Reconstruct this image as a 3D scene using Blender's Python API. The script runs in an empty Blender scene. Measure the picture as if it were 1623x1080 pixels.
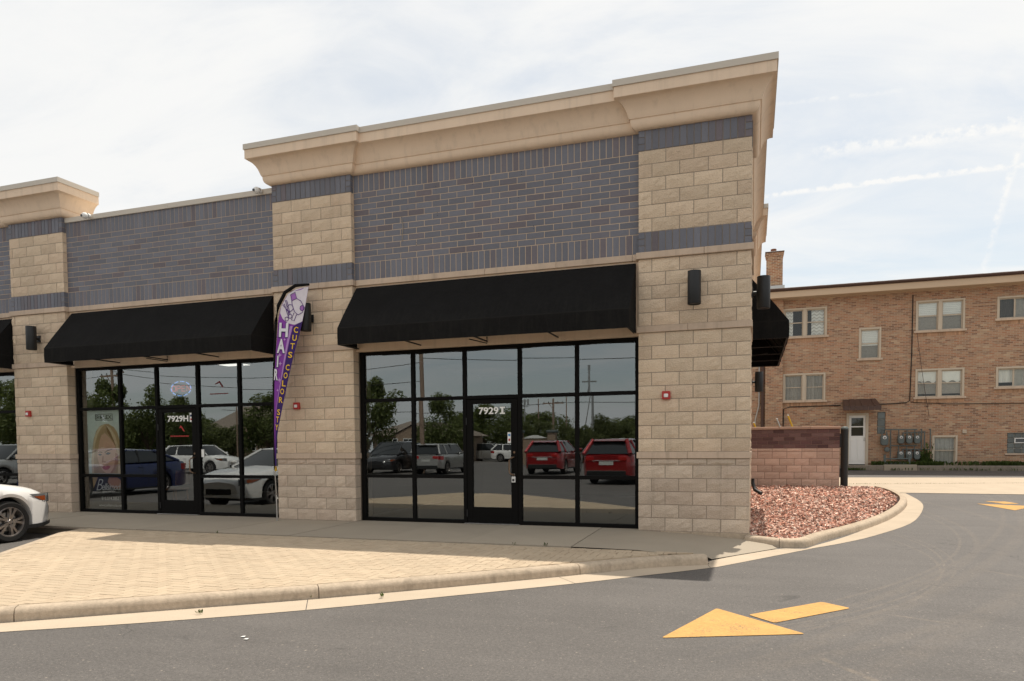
import bpy, math, random
from mathutils import Vector, Matrix, noise as mnoise
rnd = random.Random(7)
R = math.radians
C = bpy.context.scene.collection
sc = bpy.context.scene

# ------------------------------------------------------------------ camera, world, sun, exposure
cam = bpy.data.objects.new('camera', bpy.data.cameras.new('camera')); C.objects.link(cam)
cam.data.sensor_width = 36; cam.data.lens = 36*1121.84/1623
cam.data.shift_x = 0.0; cam.data.shift_y = (755.9-540)/1623
cam.data.clip_start = .05; cam.data.clip_end = 3000
yaw, pitch, roll = -0.326998, -0.0448166, -0.0073762
fw = Vector((math.sin(yaw)*math.cos(pitch), math.cos(yaw)*math.cos(pitch), math.sin(pitch)))
rt = Vector((math.cos(yaw), -math.sin(yaw), 0)); up = rt.cross(fw)
rt, up = math.cos(roll)*rt+math.sin(roll)*up, -math.sin(roll)*rt+math.cos(roll)*up
m = Matrix((rt, up, -fw)).transposed().to_4x4(); m.translation = (1.67524, -11.04, 1.34233)
cam.matrix_world = m
sc.camera = cam
sc.view_settings.view_transform = 'Standard'; sc.view_settings.look = 'None'
sc.view_settings.exposure = 0.47; sc.view_settings.gamma = 1.0; sc.view_settings.use_curve_mapping = False
sc.cycles.max_bounces = 8; sc.cycles.transparent_max_bounces = 12
sc.cycles.sample_clamp_indirect = 6.0
sc.render.filter_size = 1.15

SUN = Vector((0.74, 2.87, 6.9)).normalized()
s = bpy.data.objects.new('sun', bpy.data.lights.new('sun', 'SUN')); C.objects.link(s)
s.data.energy = 3.4; s.data.angle = R(0.5); s.data.color = (1.0, .93, .82)
s.rotation_euler = SUN.to_track_quat('Z', 'Y').to_euler(); s.location = (10, 10, 30)

def nn(nt, typ, **kw):
    n = nt.nodes.new(typ)
    for k, v in kw.items():
        if k.startswith('_'): setattr(n, k[1:], v)
    return n
def setin(nt, sock, v):
    if hasattr(v, 'is_output'): nt.links.new(v, sock)
    elif isinstance(v, (tuple, list)) and len(v) == 3 and sock.type == 'RGBA': sock.default_value = (*v, 1)
    else: sock.default_value = v
def math_(nt, op, a, b=None, c=None, clamp=False):
    n = nt.nodes.new('ShaderNodeMath'); n.operation = op; n.use_clamp = clamp
    for i, v in enumerate((a, b, c)):
        if v is not None: setin(nt, n.inputs[i], v)
    return n.outputs[0]
def mixc(nt, fac, a, b, blend='MIX'):
    n = nt.nodes.new('ShaderNodeMix'); n.data_type = 'RGBA'; n.blend_type = blend; n.clamp_factor = True
    setin(nt, n.inputs[0], fac); setin(nt, n.inputs[6], a); setin(nt, n.inputs[7], b)
    return n.outputs[2]
def noise_(nt, vec, scale, detail=3, rough=.55, dist=0.0):
    n = nt.nodes.new('ShaderNodeTexNoise'); nt.links.new(vec, n.inputs['Vector'])
    n.inputs['Scale'].default_value = scale; n.inputs['Detail'].default_value = detail
    n.inputs['Roughness'].default_value = rough; n.inputs['Distortion'].default_value = dist
    return n.outputs['Fac']
def ramp_(nt, fac, lo, hi):
    n = nt.nodes.new('ShaderNodeMapRange'); n.clamp = True; n.interpolation_type = 'SMOOTHSTEP'
    setin(nt, n.inputs[0], fac); n.inputs[1].default_value = lo; n.inputs[2].default_value = hi
    return n.outputs[0]

w = bpy.data.worlds.new('World'); sc.world = w; w.use_nodes = True
nt = w.node_tree; nt.nodes.clear()
sky = nn(nt, 'ShaderNodeTexSky', _sky_type='NISHITA', _sun_disc=False)
sky.sun_elevation = math.asin(SUN.z); sky.sun_rotation = math.atan2(SUN.x, SUN.y)
sky.air_density = 1.0; sky.dust_density = 1.2; sky.ozone_density = 1.0
tc = nn(nt, 'ShaderNodeTexCoord'); d = tc.outputs['Generated']
sep = nn(nt, 'ShaderNodeSeparateXYZ'); nt.links.new(d, sep.inputs[0])
zz = math_(nt, 'ADD', math_(nt, 'MAXIMUM', sep.outputs[2], 0.0), .18)
cmb = nn(nt, 'ShaderNodeCombineXYZ')
nt.links.new(math_(nt, 'DIVIDE', sep.outputs[0], zz), cmb.inputs[0]); nt.links.new(math_(nt, 'DIVIDE', sep.outputs[1], zz), cmb.inputs[1])
mp = nn(nt, 'ShaderNodeMapping'); nt.links.new(cmb.outputs[0], mp.inputs[0])
mp.inputs['Rotation'].default_value = (0, 0, R(20)); mp.inputs['Scale'].default_value = (.55, 1.0, 1); mp.inputs['Location'].default_value = (3.1, -1.7, 0)
big = noise_(nt, mp.outputs[0], 0.9, 4, .5, .4)
wisp = noise_(nt, mp.outputs[0], 2.6, 7, .62, 1.2)
base = math_(nt, 'ADD', math_(nt, 'MULTIPLY', big, .7), math_(nt, 'MULTIPLY', wisp, .3))
cl = math_(nt, 'ADD', math_(nt, 'MULTIPLY', ramp_(nt, base, .36, .56), .40), .57)
# contrails: great circle bands
fine = noise_(nt, d, 95, 4, .6, 0)
broad = noise_(nt, d, 14, 3, .6, 0)
def trail(nrm, mid, hc, wd, k):
    v1 = nn(nt, 'ShaderNodeVectorMath', _operation='DOT_PRODUCT'); nt.links.new(d, v1.inputs[0]); v1.inputs[1].default_value = nrm
    v2 = nn(nt, 'ShaderNodeVectorMath', _operation='DOT_PRODUCT'); nt.links.new(d, v2.inputs[0]); v2.inputs[1].default_value = mid
    off = math_(nt, 'ADD', v1.outputs[1], math_(nt, 'MULTIPLY', math_(nt, 'SUBTRACT', broad, .5), wd*1.6))
    off = math_(nt, 'ADD', off, math_(nt, 'MULTIPLY', math_(nt, 'SUBTRACT', fine, .5), wd*1.8))
    band = ramp_(nt, math_(nt, 'ABSOLUTE', off), wd, wd*.1)
    along = ramp_(nt, v2.outputs[1], hc-.004, hc+.003)
    tex = ramp_(nt, math_(nt, 'ADD', fine, math_(nt, 'MULTIPLY', broad, .7)), .62, 1.08)
    return math_(nt, 'MULTIPLY', math_(nt, 'MULTIPLY', band, along), math_(nt, 'MULTIPLY', tex, k))
t = trail((.0078, .3072, -.9516), (.1501, .9405, .3048), .985, .0045, .38)
for a in (((.0117, .3444, -.9387), (.1737, .9238, .3411), .9945, .011, .32), ((.9494, -.1971, -.2444), (.2598, .9302, .2591), .995, .0065, .30),
          ((-.0398, .4025, -.9146), (.0793, .9137, .3986), .9980, .004, .2)):
    t = math_(nt, 'MAXIMUM', t, trail(*a))
cl = math_(nt, 'ADD', cl, t, clamp=True)
skyc = mixc(nt, 1.0, sky.outputs[0], (.95, 1.0, .93), 'MULTIPLY')
col = mixc(nt, cl, skyc, (6.95, 6.92, 6.8))
bg = nn(nt, 'ShaderNodeBackground'); nt.links.new(col, bg.inputs[0]); bg.inputs[1].default_value = .1
wo = nn(nt, 'ShaderNodeOutputWorld'); nt.links.new(bg.outputs[0], wo.inputs[0])

# ------------------------------------------------------------------ materials
def M(name, col, rough=.85, rv=0.0, col2=None, c2=(0.3, 1.0), noise=None, stain=None, bump=None, bump2=None, metal=0.0, spec=.3, coat=0.0, emit=None, streak=0.0):
    """col with a per-piece value spread rv, a second per-piece colour, world-space grain and relief"""
    m = bpy.data.materials.new(name); m.use_nodes = True; nt = m.node_tree
    b = nt.nodes['Principled BSDF']
    b.inputs['Roughness'].default_value = rough; b.inputs['Metallic'].default_value = metal
    b.inputs['Specular IOR Level'].default_value = spec; b.inputs['Coat Weight'].default_value = coat
    b.inputs['Coat Roughness'].default_value = .04
    geo = nt.nodes.new('ShaderNodeNewGeometry'); pos = geo.outputs['Position']
    out = None
    if rv or col2:
        oi = nt.nodes.new('ShaderNodeObjectInfo')
        r1 = math_(nt, 'FRACT', math_(nt, 'ADD', oi.outputs['Random'], geo.outputs['Random Per Island']))
        r2 = math_(nt, 'FRACT', math_(nt, 'MULTIPLY', r1, 17.37))
    c = None
    if col2: c = mixc(nt, ramp_(nt, r2, *c2), col, col2)
    else:
        n = nt.nodes.new('ShaderNodeRGB'); n.outputs[0].default_value = (*col, 1); c = n.outputs[0]
    val = None
    if rv: val = math_(nt, 'MULTIPLY_ADD', r1, 2*rv, 1-rv)
    if noise:
        g = math_(nt, 'MULTIPLY_ADD', noise_(nt, pos, noise[0], 4, .65), 2*noise[1], 1-noise[1])
        val = g if val is None else math_(nt, 'MULTIPLY', val, g)
    if stain:
        g = math_(nt, 'MULTIPLY_ADD', noise_(nt, pos, stain[0], 5, .6, .6), 2*stain[1], 1-stain[1])
        val = g if val is None else math_(nt, 'MULTIPLY', val, g)
    if streak:
        mp_s = nt.nodes.new('ShaderNodeMapping'); nt.links.new(pos, mp_s.inputs[0]); mp_s.inputs['Scale'].default_value = (7, 7, .45)
        g = math_(nt, 'MULTIPLY_ADD', ramp_(nt, noise_(nt, mp_s.outputs[0], 1.0, 5, .65), .48, .75), -streak, 1.0)
        val = g if val is None else math_(nt, 'MULTIPLY', val, g)
    if val is not None:
        v = nt.nodes.new('ShaderNodeVectorMath'); v.operation = 'SCALE'
        nt.links.new(c, v.inputs[0]); nt.links.new(val, v.inputs['Scale']); c = v.outputs[0]
    nt.links.new(c, b.inputs['Base Color'])
    prev = None
    for bp in (bump, bump2):
        if bp:
            bn = nt.nodes.new('ShaderNodeBump'); bn.inputs['Strength'].default_value = bp[1]; bn.inputs['Distance'].default_value = bp[2]
            nt.links.new(noise_(nt, pos, bp[0], 5, .62), bn.inputs['Height'])
            if prev: nt.links.new(prev, bn.inputs['Normal'])
            prev = bn.outputs[0]
    if prev: nt.links.new(prev, b.inputs['Normal'])
    if emit: b.inputs['Emission Color'].default_value = (*emit[0], 1); b.inputs['Emission Strength'].default_value = emit[1]
    return m

def brick_mat(name, c1, c2, c3, mortar, bw=.2, bh=.0677, jt=.011):
    m = bpy.data.materials.new(name); m.use_nodes = True; nt = m.node_tree; b = nt.nodes['Principled BSDF']
    b.inputs['Roughness'].default_value = .9; b.inputs['Specular IOR Level'].default_value = .2
    geo = nt.nodes.new('ShaderNodeNewGeometry'); sp = nt.nodes.new('ShaderNodeSeparateXYZ'); nt.links.new(geo.outputs['Position'], sp.inputs[0])
    cb = nt.nodes.new('ShaderNodeCombineXYZ')
    nt.links.new(math_(nt, 'ADD', sp.outputs[0], sp.outputs[1]), cb.inputs[0]); nt.links.new(sp.outputs[2], cb.inputs[1])
    def tex(ca, cbx, mo):
        t = nt.nodes.new('ShaderNodeTexBrick'); nt.links.new(cb.outputs[0], t.inputs['Vector'])
        t.inputs['Scale'].default_value = 1; t.inputs['Brick Width'].default_value = bw; t.inputs['Row Height'].default_value = bh
        t.inputs['Mortar Size'].default_value = jt/2; t.inputs['Mortar Smooth'].default_value = .2
        t.inputs['Color1'].default_value = (*ca, 1); t.inputs['Color2'].default_value = (*cbx, 1); t.inputs['Mortar'].default_value = (*mo, 1)
        t.offset = .5
        return t
    t1 = tex((0, 0, 0), (1, 1, 1), (.5, .5, .5))
    cc = nt.nodes.new('ShaderNodeValToRGB'); nt.links.new(t1.outputs[0], cc.inputs[0])
    e = cc.color_ramp.elements; e[0].position = 0; e[0].color = (*c1, 1); e[1].position = 1; e[1].color = (*c2, 1)
    x = e.new(.42); x.color = (*c3, 1); x = e.new(.72); x.color = (*[v*.55+.02 for v in c1], 1)
    n1 = noise_(nt, geo.outputs['Position'], 1.1, 5, .6)
    c = mixc(nt, t1.outputs['Fac'], cc.outputs[0], mortar)
    v = nt.nodes.new('ShaderNodeVectorMath'); v.operation = 'SCALE'; nt.links.new(c, v.inputs[0])
    nt.links.new(math_(nt, 'MULTIPLY_ADD', n1, .3, .85), v.inputs['Scale']); nt.links.new(v.outputs[0], b.inputs['Base Color'])
    bn = nt.nodes.new('ShaderNodeBump'); bn.inputs['Strength'].default_value = .6; bn.inputs['Distance'].default_value = .006; bn.invert = True
    nt.links.new(t1.outputs['Fac'], bn.inputs['Height']); nt.links.new(bn.outputs[0], b.inputs['Normal'])
    return m

def glass_mat(name, refl=.16, tint=.45, rough=0.0):
    m = bpy.data.materials.new(name); m.use_nodes = True; nt = m.node_tree; nt.nodes.clear()
    o = nt.nodes.new('ShaderNodeOutputMaterial'); mx = nt.nodes.new('ShaderNodeMixShader'); tr = nt.nodes.new('ShaderNodeBsdfTransparent'); gl = nt.nodes.new('ShaderNodeBsdfGlossy')
    tr.inputs[0].default_value = (tint, tint*1.02, tint, 1); gl.inputs['Roughness'].default_value = rough; gl.inputs[0].default_value = (.93, .99, 1.0, 1)
    fr = nt.nodes.new('ShaderNodeFresnel'); fr.inputs[0].default_value = 1.45
    f = math_(nt, 'ADD', math_(nt, 'MULTIPLY', fr.outputs[0], 1.3), refl-.05, clamp=True)
    nt.links.new(f, mx.inputs[0]); nt.links.new(tr.outputs[0], mx.inputs[1]); nt.links.new(gl.outputs[0], mx.inputs[2]); nt.links.new(mx.outputs[0], o.inputs[0])
    return m

def leaf_mat(name, c1, c2):
    m = M(name, c1, .6, rv=.45, col2=c2, c2=(0, 1), spec=.25); nt = m.node_tree; b = nt.nodes['Principled BSDF']; o = nt.nodes['Material Output']
    t = nt.nodes.new('ShaderNodeBsdfTranslucent'); t.inputs[0].default_value = (c1[0]*1.4, c1[1]*1.5, c1[2], 1)
    mx = nt.nodes.new('ShaderNodeMixShader'); mx.inputs[0].default_value = .4
    nt.links.new(b.outputs[0], mx.inputs[1]); nt.links.new(t.outputs[0], mx.inputs[2]); nt.links.new(mx.outputs[0], o.inputs[0])
    return m

mt = {}
mt['block'] = M('split_face_block', (.69, .545, .395), .92, rv=.10, col2=(.66, .51, .37), noise=(75, .26), streak=.10, stain=(1.3, .10), bump=(46, .8, .022), bump2=(150, .6, .007), spec=.15)
mt['block_low'] = M('split_face_block_low', (.61, .495, .385), .92, rv=.10, col2=(.575, .455, .355), noise=(75, .26), streak=.14, stain=(1.6, .12), bump=(46, .8, .022), bump2=(150, .6, .007), spec=.15)
mt['mortar'] = M('grey_mortar', (.32, .26, .205), .95, noise=(60, .15))
mt['bmortar'] = M('tan_mortar', (.56, .43, .315), .95, noise=(60, .12))
mt['brick'] = M('slate_blue_brick', (.155, .157, .182), .62, rv=.12, col2=(.150, .128, .140), c2=(.70, 1.0), noise=(25, .14), stain=(1.1, .08), bump=(130, .35, .003), spec=.4)
mt['limestone'] = M('limestone_band', (.55, .425, .32), .85, rv=.04, noise=(30, .10), streak=.22, stain=(2.4, .18), bump=(90, .3, .003))
mt['eifs'] = M('sand_stucco', (.78, .61, .455), .9, noise=(120, .08), streak=.13, stain=(1.6, .09), bump=(260, .35, .003), spec=.15)
mt['cap'] = M('tan_metal_cap', (.56, .50, .42), .45, stain=(1.5, .05), spec=.4)
mt['awning'] = M('black_awning_fabric', (.0105, .010, .0098), .95, stain=(3.0, .35), noise=(22, .35), bump=(300, .3, .002), spec=.12)
mt['black'] = M('black_anodised_frame', (.006, .0055, .005), .6, spec=.08)
mt['blackm'] = M('black_metal', (.014, .014, .014), .5, spec=.4)
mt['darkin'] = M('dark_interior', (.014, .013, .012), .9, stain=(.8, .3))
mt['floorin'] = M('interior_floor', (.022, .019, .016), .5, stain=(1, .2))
mt['glass'] = glass_mat('storefront_glass', .225, .86)
mt['conc'] = M('sidewalk_concrete', (.36, .305, .235), .9, rv=.05, noise=(70, .10), stain=(1.1, .13), bump=(220, .35, .003))
mt['kerb'] = M('kerb_concrete', (.45, .36, .265), .92, rv=.04, noise=(24, .34), streak=.22, stain=(3.0, .25), bump=(120, .6, .006), bump2=(35, .35, .01))
mt['gutter'] = M('gutter_concrete', (.46, .375, .28), .9, rv=.03, noise=(60, .16), stain=(1.6, .16), bump=(160, .4, .003))
mt['paver'] = M('tan_paver', (.470, .372, .262), .88, rv=.05, col2=(.452, .352, .246), noise=(80, .10), stain=(.9, .16), bump=(150, .5, .003))
mt['ledge'] = M('stained_ledge_concrete', (.23, .195, .155), .92, noise=(24, .3), streak=.3, stain=(3.0, .25))
mt['sand'] = M('paver_joint_sand', (.10, .07, .05), .95, noise=(60, .2))
mt['steel'] = M('brushed_steel', (.45, .44, .42), .35, metal=1.0)
mt['bronze'] = M('bronze_metal', (.20, .13, .085), .4, metal=.8)
mt['white'] = M('white_paint', (.78, .77, .74), .5)
mt['vinyl'] = M('white_vinyl', (.85, .84, .80), .5)
mt['red'] = M('alarm_red', (.42, .025, .02), .4, spec=.5)
mt['rock'] = M('lava_rock', (.46, .225, .16), .95, rv=.78, col2=(.72, .54, .44), c2=(.4, .9), noise=(90, .2))
mt['rockbed'] = M('lava_rock_bed', (.05, .026, .021), .95, noise=(40, .4), bump=(60, 1, .02))
mt['pink'] = M('pink_split_block', (.64, .455, .355), .92, rv=.12, col2=(.59, .41, .32), noise=(55, .15), stain=(1.2, .1), bump=(42, .9, .02), bump2=(160, .6, .006), spec=.15)
mt['pmort'] = M('brown_mortar', (.27, .17, .13), .95)
mt['pbrick'] = M('plum_brick', (.125, .066, .062), .7, rv=.25, col2=(.16, .095, .085), noise=(25, .15), bump=(130, .35, .003))
mt['pcap'] = M('pink_cap_stone', (.44, .29, .215), .88, rv=.05, noise=(40, .1), stain=(2, .12))
mt['aptbrick'] = brick_mat('common_brick_wall', (.385, .195, .115), (.49, .34, .22), (.43, .26, .16), (.455, .365, .275), .205, .0677, .014)
mt['chimbrick'] = brick_mat('chimney_brick', (.33, .15, .08), (.46, .30, .18), (.38, .2, .11), (.56, .46, .34), .2, .0677, .016)
mt['tan'] = M('tan_trim_paint', (.56, .42, .29), .6, stain=(1, .05))
mt['wframe'] = M('beige_window_trim', (.53, .45, .35), .55, noise=(30, .05))
mt['apglass'] = glass_mat('house_glass', .055, .95)
mt['blind'] = M('white_blind', (.93, .92, .88), .8, rv=.04)
mt['curtain'] = M('grey_curtain', (.42, .39, .35), .9, noise=(14, .3), rv=.1)
mt['shroom'] = M('dim_room', (.085, .075, .065), .9)
mt['brown'] = M('dark_brown_metal', (.075, .042, .032), .45, noise=(30, .12))
mt['shingle'] = M('tan_roof_shingle', (.38, .27, .2), .95, noise=(40, .25))
mt['meter'] = M('grey_meter_paint', (.115, .135, .13), .55, noise=(30, .1))
mt['gb'] = M('glass_block', (.10, .115, .11), .12, rv=.25, noise=(60, .35), bump=(45, .5, .01), spec=.6)
mt['yellow'] = M('yellow_pole_paint', (.68, .42, .03), .5)
mt['weed'] = leaf_mat('weed_leaf', (.055, .085, .02), (.09, .12, .035))
mt['leaf_a'] = leaf_mat('tree_leaf', (.10, .118, .035), (.12, .145, .055))
mt['leaf_b'] = leaf_mat('hedge_leaf', (.10, .112, .04), (.12, .14, .06))
mt['bark'] = M('bark', (.12, .085, .06), .95, noise=(12, .3), bump=(25, 1, .03))
mt['pole'] = M('weathered_pole', (.28, .20, .15), .9, noise=(8, .2))
mt['roofgrey'] = M('grey_brown_roof', (.20, .165, .135), .95, noise=(6, .15))
mt['housewall'] = M('house_wall', (.30, .22, .16), .9)
mt['tyre'] = M('tyre_rubber', (.018, .017, .016), .85)
mt['rim'] = M('alloy_rim', (.34, .31, .29), .32, metal=.85)
mt['rimd'] = M('dark_rim', (.03, .028, .027), .45, metal=.5)
mt['cwhite'] = M('white_car_paint', (.82, .80, .77), .25, spec=.5, coat=1.0)
mt['csilver'] = M('silver_car_paint', (.42, .41, .39), .3, metal=.6, coat=.8)
mt['cred'] = M('red_car_paint', (.27, .012, .014), .3, metal=.25, coat=1.0)
mt['cblue'] = M('blue_car_paint', (.006, .016, .085), .3, metal=.2, coat=1.0)
mt['cdark'] = M('charcoal_car_paint', (.022, .022, .024), .3, metal=.3, coat=1.0)
mt['cglass'] = M('car_glass', (.012, .014, .015), .04, spec=.8)
mt['lens'] = M('lamp_lens', (.16, .16, .16), .08, spec=.8)
mt['lensw'] = M('lamp_chrome', (.7, .7, .68), .15, metal=.7)
mt['amber'] = M('amber_lens', (.28, .06, .012), .15, spec=.8)
mt['redlens'] = M('red_lens', (.40, .012, .012), .15, spec=.8)
mt['plate'] = M('licence_plate', (.55, .55, .52), .5)
mt['wood'] = M('chair_wood', (.20, .085, .035), .5, noise=(12, .2))
mt['wire'] = M('black_cable', (.02, .02, .02), .6)
mt['arrow'] = M('yellow_road_paint', (.53, .30, .098), .85, noise=(40, .26), stain=(5, .2), bump=(180, .4, .003))

def awning_dust():
    m = mt['awning']; nt = m.node_tree; b = nt.nodes['Principled BSDF']; geo = nt.nodes.new('ShaderNodeNewGeometry'); pos = geo.outputs['Position']
    old = b.inputs['Base Color'].links[0].from_socket
    sp = nt.nodes.new('ShaderNodeSeparateXYZ'); nt.links.new(pos, sp.inputs[0])
    mpn = nt.nodes.new('ShaderNodeMapping'); nt.links.new(pos, mpn.inputs[0]); mpn.inputs['Scale'].default_value = (16, 2, 2)
    st = ramp_(nt, noise_(nt, mpn.outputs[0], 1.0, 5, .7), .42, .8); cl_ = noise_(nt, pos, 1.3, 4, .6)
    low = math_(nt, 'MAXIMUM', math_(nt, 'MULTIPLY', ramp_(nt, sp.outputs[2], 3.75, 3.36), math_(nt, 'MULTIPLY', st, cl_)), math_(nt, 'MULTIPLY', ramp_(nt, math_(nt, 'ABSOLUTE', math_(nt, 'SUBTRACT', sp.outputs[2], 3.335)), .02, .004), .35))
    spk = ramp_(nt, noise_(nt, pos, 42, 2, .5), .76, .82)
    nt.links.new(mixc(nt, math_(nt, 'ADD', math_(nt, 'MULTIPLY', low, .8), math_(nt, 'MULTIPLY', spk, .5), clamp=True), old, (.028, .026, .022)), b.inputs['Base Color'])
awning_dust()
def arrow_paint():
    m = mt['arrow']; nt = m.node_tree; b = nt.nodes['Principled BSDF']; geo = nt.nodes.new('ShaderNodeNewGeometry'); pos = geo.outputs['Position']
    old = b.inputs['Base Color'].links[0].from_socket
    wear = math_(nt, 'ADD', math_(nt, 'MULTIPLY', noise_(nt, pos, 58, 4, .75), .6), math_(nt, 'MULTIPLY', noise_(nt, pos, 3.2, 4, .6, .5), .5))
    dirt = ramp_(nt, noise_(nt, pos, 5.5, 5, .7, 1.0), .52, .72)
    c = mixc(nt, math_(nt, 'MULTIPLY', dirt, .38), old, (.30, .20, .09))
    nt.links.new(mixc(nt, math_(nt, 'MULTIPLY', ramp_(nt, wear, .60, .70), .85), c, (.115, .10, .085)), b.inputs['Base Color'])
arrow_paint()
def asphalt():
    m = M('asphalt', (.1, .09, .08), .72, spec=.45, bump=(150, .9, .006), bump2=(60, .6, .006)); nt = m.node_tree; b = nt.nodes['Principled BSDF']
    geo = nt.nodes.new('ShaderNodeNewGeometry'); pos = geo.outputs['Position']
    f = noise_(nt, pos, 75, 3, .75); f2 = noise_(nt, pos, 190, 2, .7); f3 = noise_(nt, pos, 36, 3, .8); g = noise_(nt, pos, .5, 5, .6, .8)
    mpn = nt.nodes.new('ShaderNodeMapping'); nt.links.new(pos, mpn.inputs[0]); mpn.inputs['Rotation'].default_value = (0, 0, R(-38)); mpn.inputs['Scale'].default_value = (.3, 2.0, 1)
    st = noise_(nt, mpn.outputs[0], 1.3, 5, .65, .3)
    def speck(scale, lo, hi):
        vo = nt.nodes.new('ShaderNodeTexVoronoi'); nt.links.new(pos, vo.inputs[0]); vo.inputs['Scale'].default_value = scale
        sp = nt.nodes.new('ShaderNodeSeparateColor'); nt.links.new(vo.outputs['Color'], sp.inputs[0])
        return math_(nt, 'MULTIPLY', ramp_(nt, vo.outputs['Distance'], .34, .12), ramp_(nt, sp.outputs[0], lo, hi))
    spk = math_(nt, 'MAXIMUM', math_(nt, 'MULTIPLY', speck(62, .72, .98), .8), math_(nt, 'MULTIPLY', speck(28, .93, 1.0), .9))
    v = math_(nt, 'MULTIPLY', math_(nt, 'MULTIPLY_ADD', f, 1.5, .25), math_(nt, 'MULTIPLY_ADD', g, .5, .75))
    v = math_(nt, 'MULTIPLY', v, math_(nt, 'MULTIPLY_ADD', f3, 1.0, .5)); v = math_(nt, 'MULTIPLY', v, math_(nt, 'MULTIPLY_ADD', st, .42, .79)); v = math_(nt, 'MULTIPLY', v, math_(nt, 'MULTIPLY_ADD', f2, .8, .6))
    drip = ramp_(nt, noise_(nt, pos, 2.2, 3, .5, .6), .70, .80); v = math_(nt, 'MULTIPLY', v, math_(nt, 'MULTIPLY_ADD', drip, -.35, 1.0))
    crk = nt.nodes.new('ShaderNodeTexVoronoi'); crk.feature = 'DISTANCE_TO_EDGE'; crk.inputs['Scale'].default_value = .32
    wv = nt.nodes.new('ShaderNodeVectorMath'); wv.operation = 'ADD'; nt.links.new(pos, wv.inputs[0]); nz = nt.nodes.new('ShaderNodeTexNoise'); nz.inputs['Scale'].default_value = 1.6; nz.inputs['Detail'].default_value = 5; nt.links.new(pos, nz.inputs['Vector']); nt.links.new(nz.outputs['Color'], wv.inputs[1]); nt.links.new(wv.outputs[0], crk.inputs['Vector'])
    ck = math_(nt, 'MULTIPLY', ramp_(nt, crk.outputs['Distance'], .006, .001), ramp_(nt, noise_(nt, pos, .35, 2, .5), .50, .58)); v = math_(nt, 'MULTIPLY', v, math_(nt, 'MULTIPLY_ADD', ck, -.30, 1.0))
    c = mixc(nt, spk, (.104, .094, .086), (.30, .255, .21))
    # dusty tyre arcs and ghosts of old paint lines worn into the surface
    sp = nt.nodes.new('ShaderNodeSeparateXYZ'); nt.links.new(pos, sp.inputs[0]); x, y = sp.outputs[0], sp.outputs[1]
    wear = noise_(nt, pos, 7, 4, .7); marks = None
    for (cx, cy, r_, w_, k) in ((-3.0, .06, 7.02, .02, .30), (-3.0, .06, 7.13, .02, .22), (-2.6, -.58, 6.46, .025, .25), (-8.62, 4.10, 13.59, .03, .22), (-8.62, 4.10, 13.8, .06, .15), (-8.62, 4.1, 14.6, .10, .12), (-32.8, 15.9, 40.6, .06, .15), (-32.8, 15.9, 40.9, .12, .12), (-32.8, 15.9, 41.5, .15, .10)):
        d_ = math_(nt, 'SQRT', math_(nt, 'ADD', math_(nt, 'POWER', math_(nt, 'SUBTRACT', x, cx), 2.0), math_(nt, 'POWER', math_(nt, 'SUBTRACT', y, cy), 2.0)))
        k_ = math_(nt, 'MULTIPLY', ramp_(nt, math_(nt, 'ABSOLUTE', math_(nt, 'SUBTRACT', d_, r_)), w_, w_*.3), k)
        marks = k_ if marks is None else math_(nt, 'MAXIMUM', marks, k_)
    for (ax, ay, bx, by, w_, k) in ((2.67, -4.22, 3.31, -4.52, .03, .35), (2.11, -5.76, 2.75, -6.7, .04, .4), (4.17, -1.59, 4.8, -2.36, .03, .4)):
        L_ = math.hypot(bx-ax, by-ay); ux, uy = (bx-ax)/L_, (by-ay)/L_
        t_ = math_(nt, 'ADD', math_(nt, 'MULTIPLY', math_(nt, 'SUBTRACT', x, ax), ux), math_(nt, 'MULTIPLY', math_(nt, 'SUBTRACT', y, ay), uy))
        n_ = math_(nt, 'ADD', math_(nt, 'MULTIPLY', math_(nt, 'SUBTRACT', x, ax), -uy), math_(nt, 'MULTIPLY', math_(nt, 'SUBTRACT', y, ay), ux))
        k_ = math_(nt, 'MULTIPLY', math_(nt, 'MULTIPLY', ramp_(nt, math_(nt, 'ABSOLUTE', n_), w_, w_*.4), ramp_(nt, math_(nt, 'ABSOLUTE', math_(nt, 'SUBTRACT', t_, L_/2)), L_/2, L_/2-.1)), k)
        marks = math_(nt, 'MAXIMUM', marks, k_)
    marks = math_(nt, 'MULTIPLY', marks, ramp_(nt, x, 1.0, 2.2))
    c = mixc(nt, math_(nt, 'MULTIPLY', marks, ramp_(nt, wear, .3, .6)), c, (.24, .19, .14))
    sc_ = nt.nodes.new('ShaderNodeVectorMath'); sc_.operation = 'SCALE'; nt.links.new(c, sc_.inputs[0]); nt.links.new(v, sc_.inputs['Scale'])
    nt.links.new(sc_.outputs[0], b.inputs['Base Color'])
    return m
mt['asphalt'] = asphalt()

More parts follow.
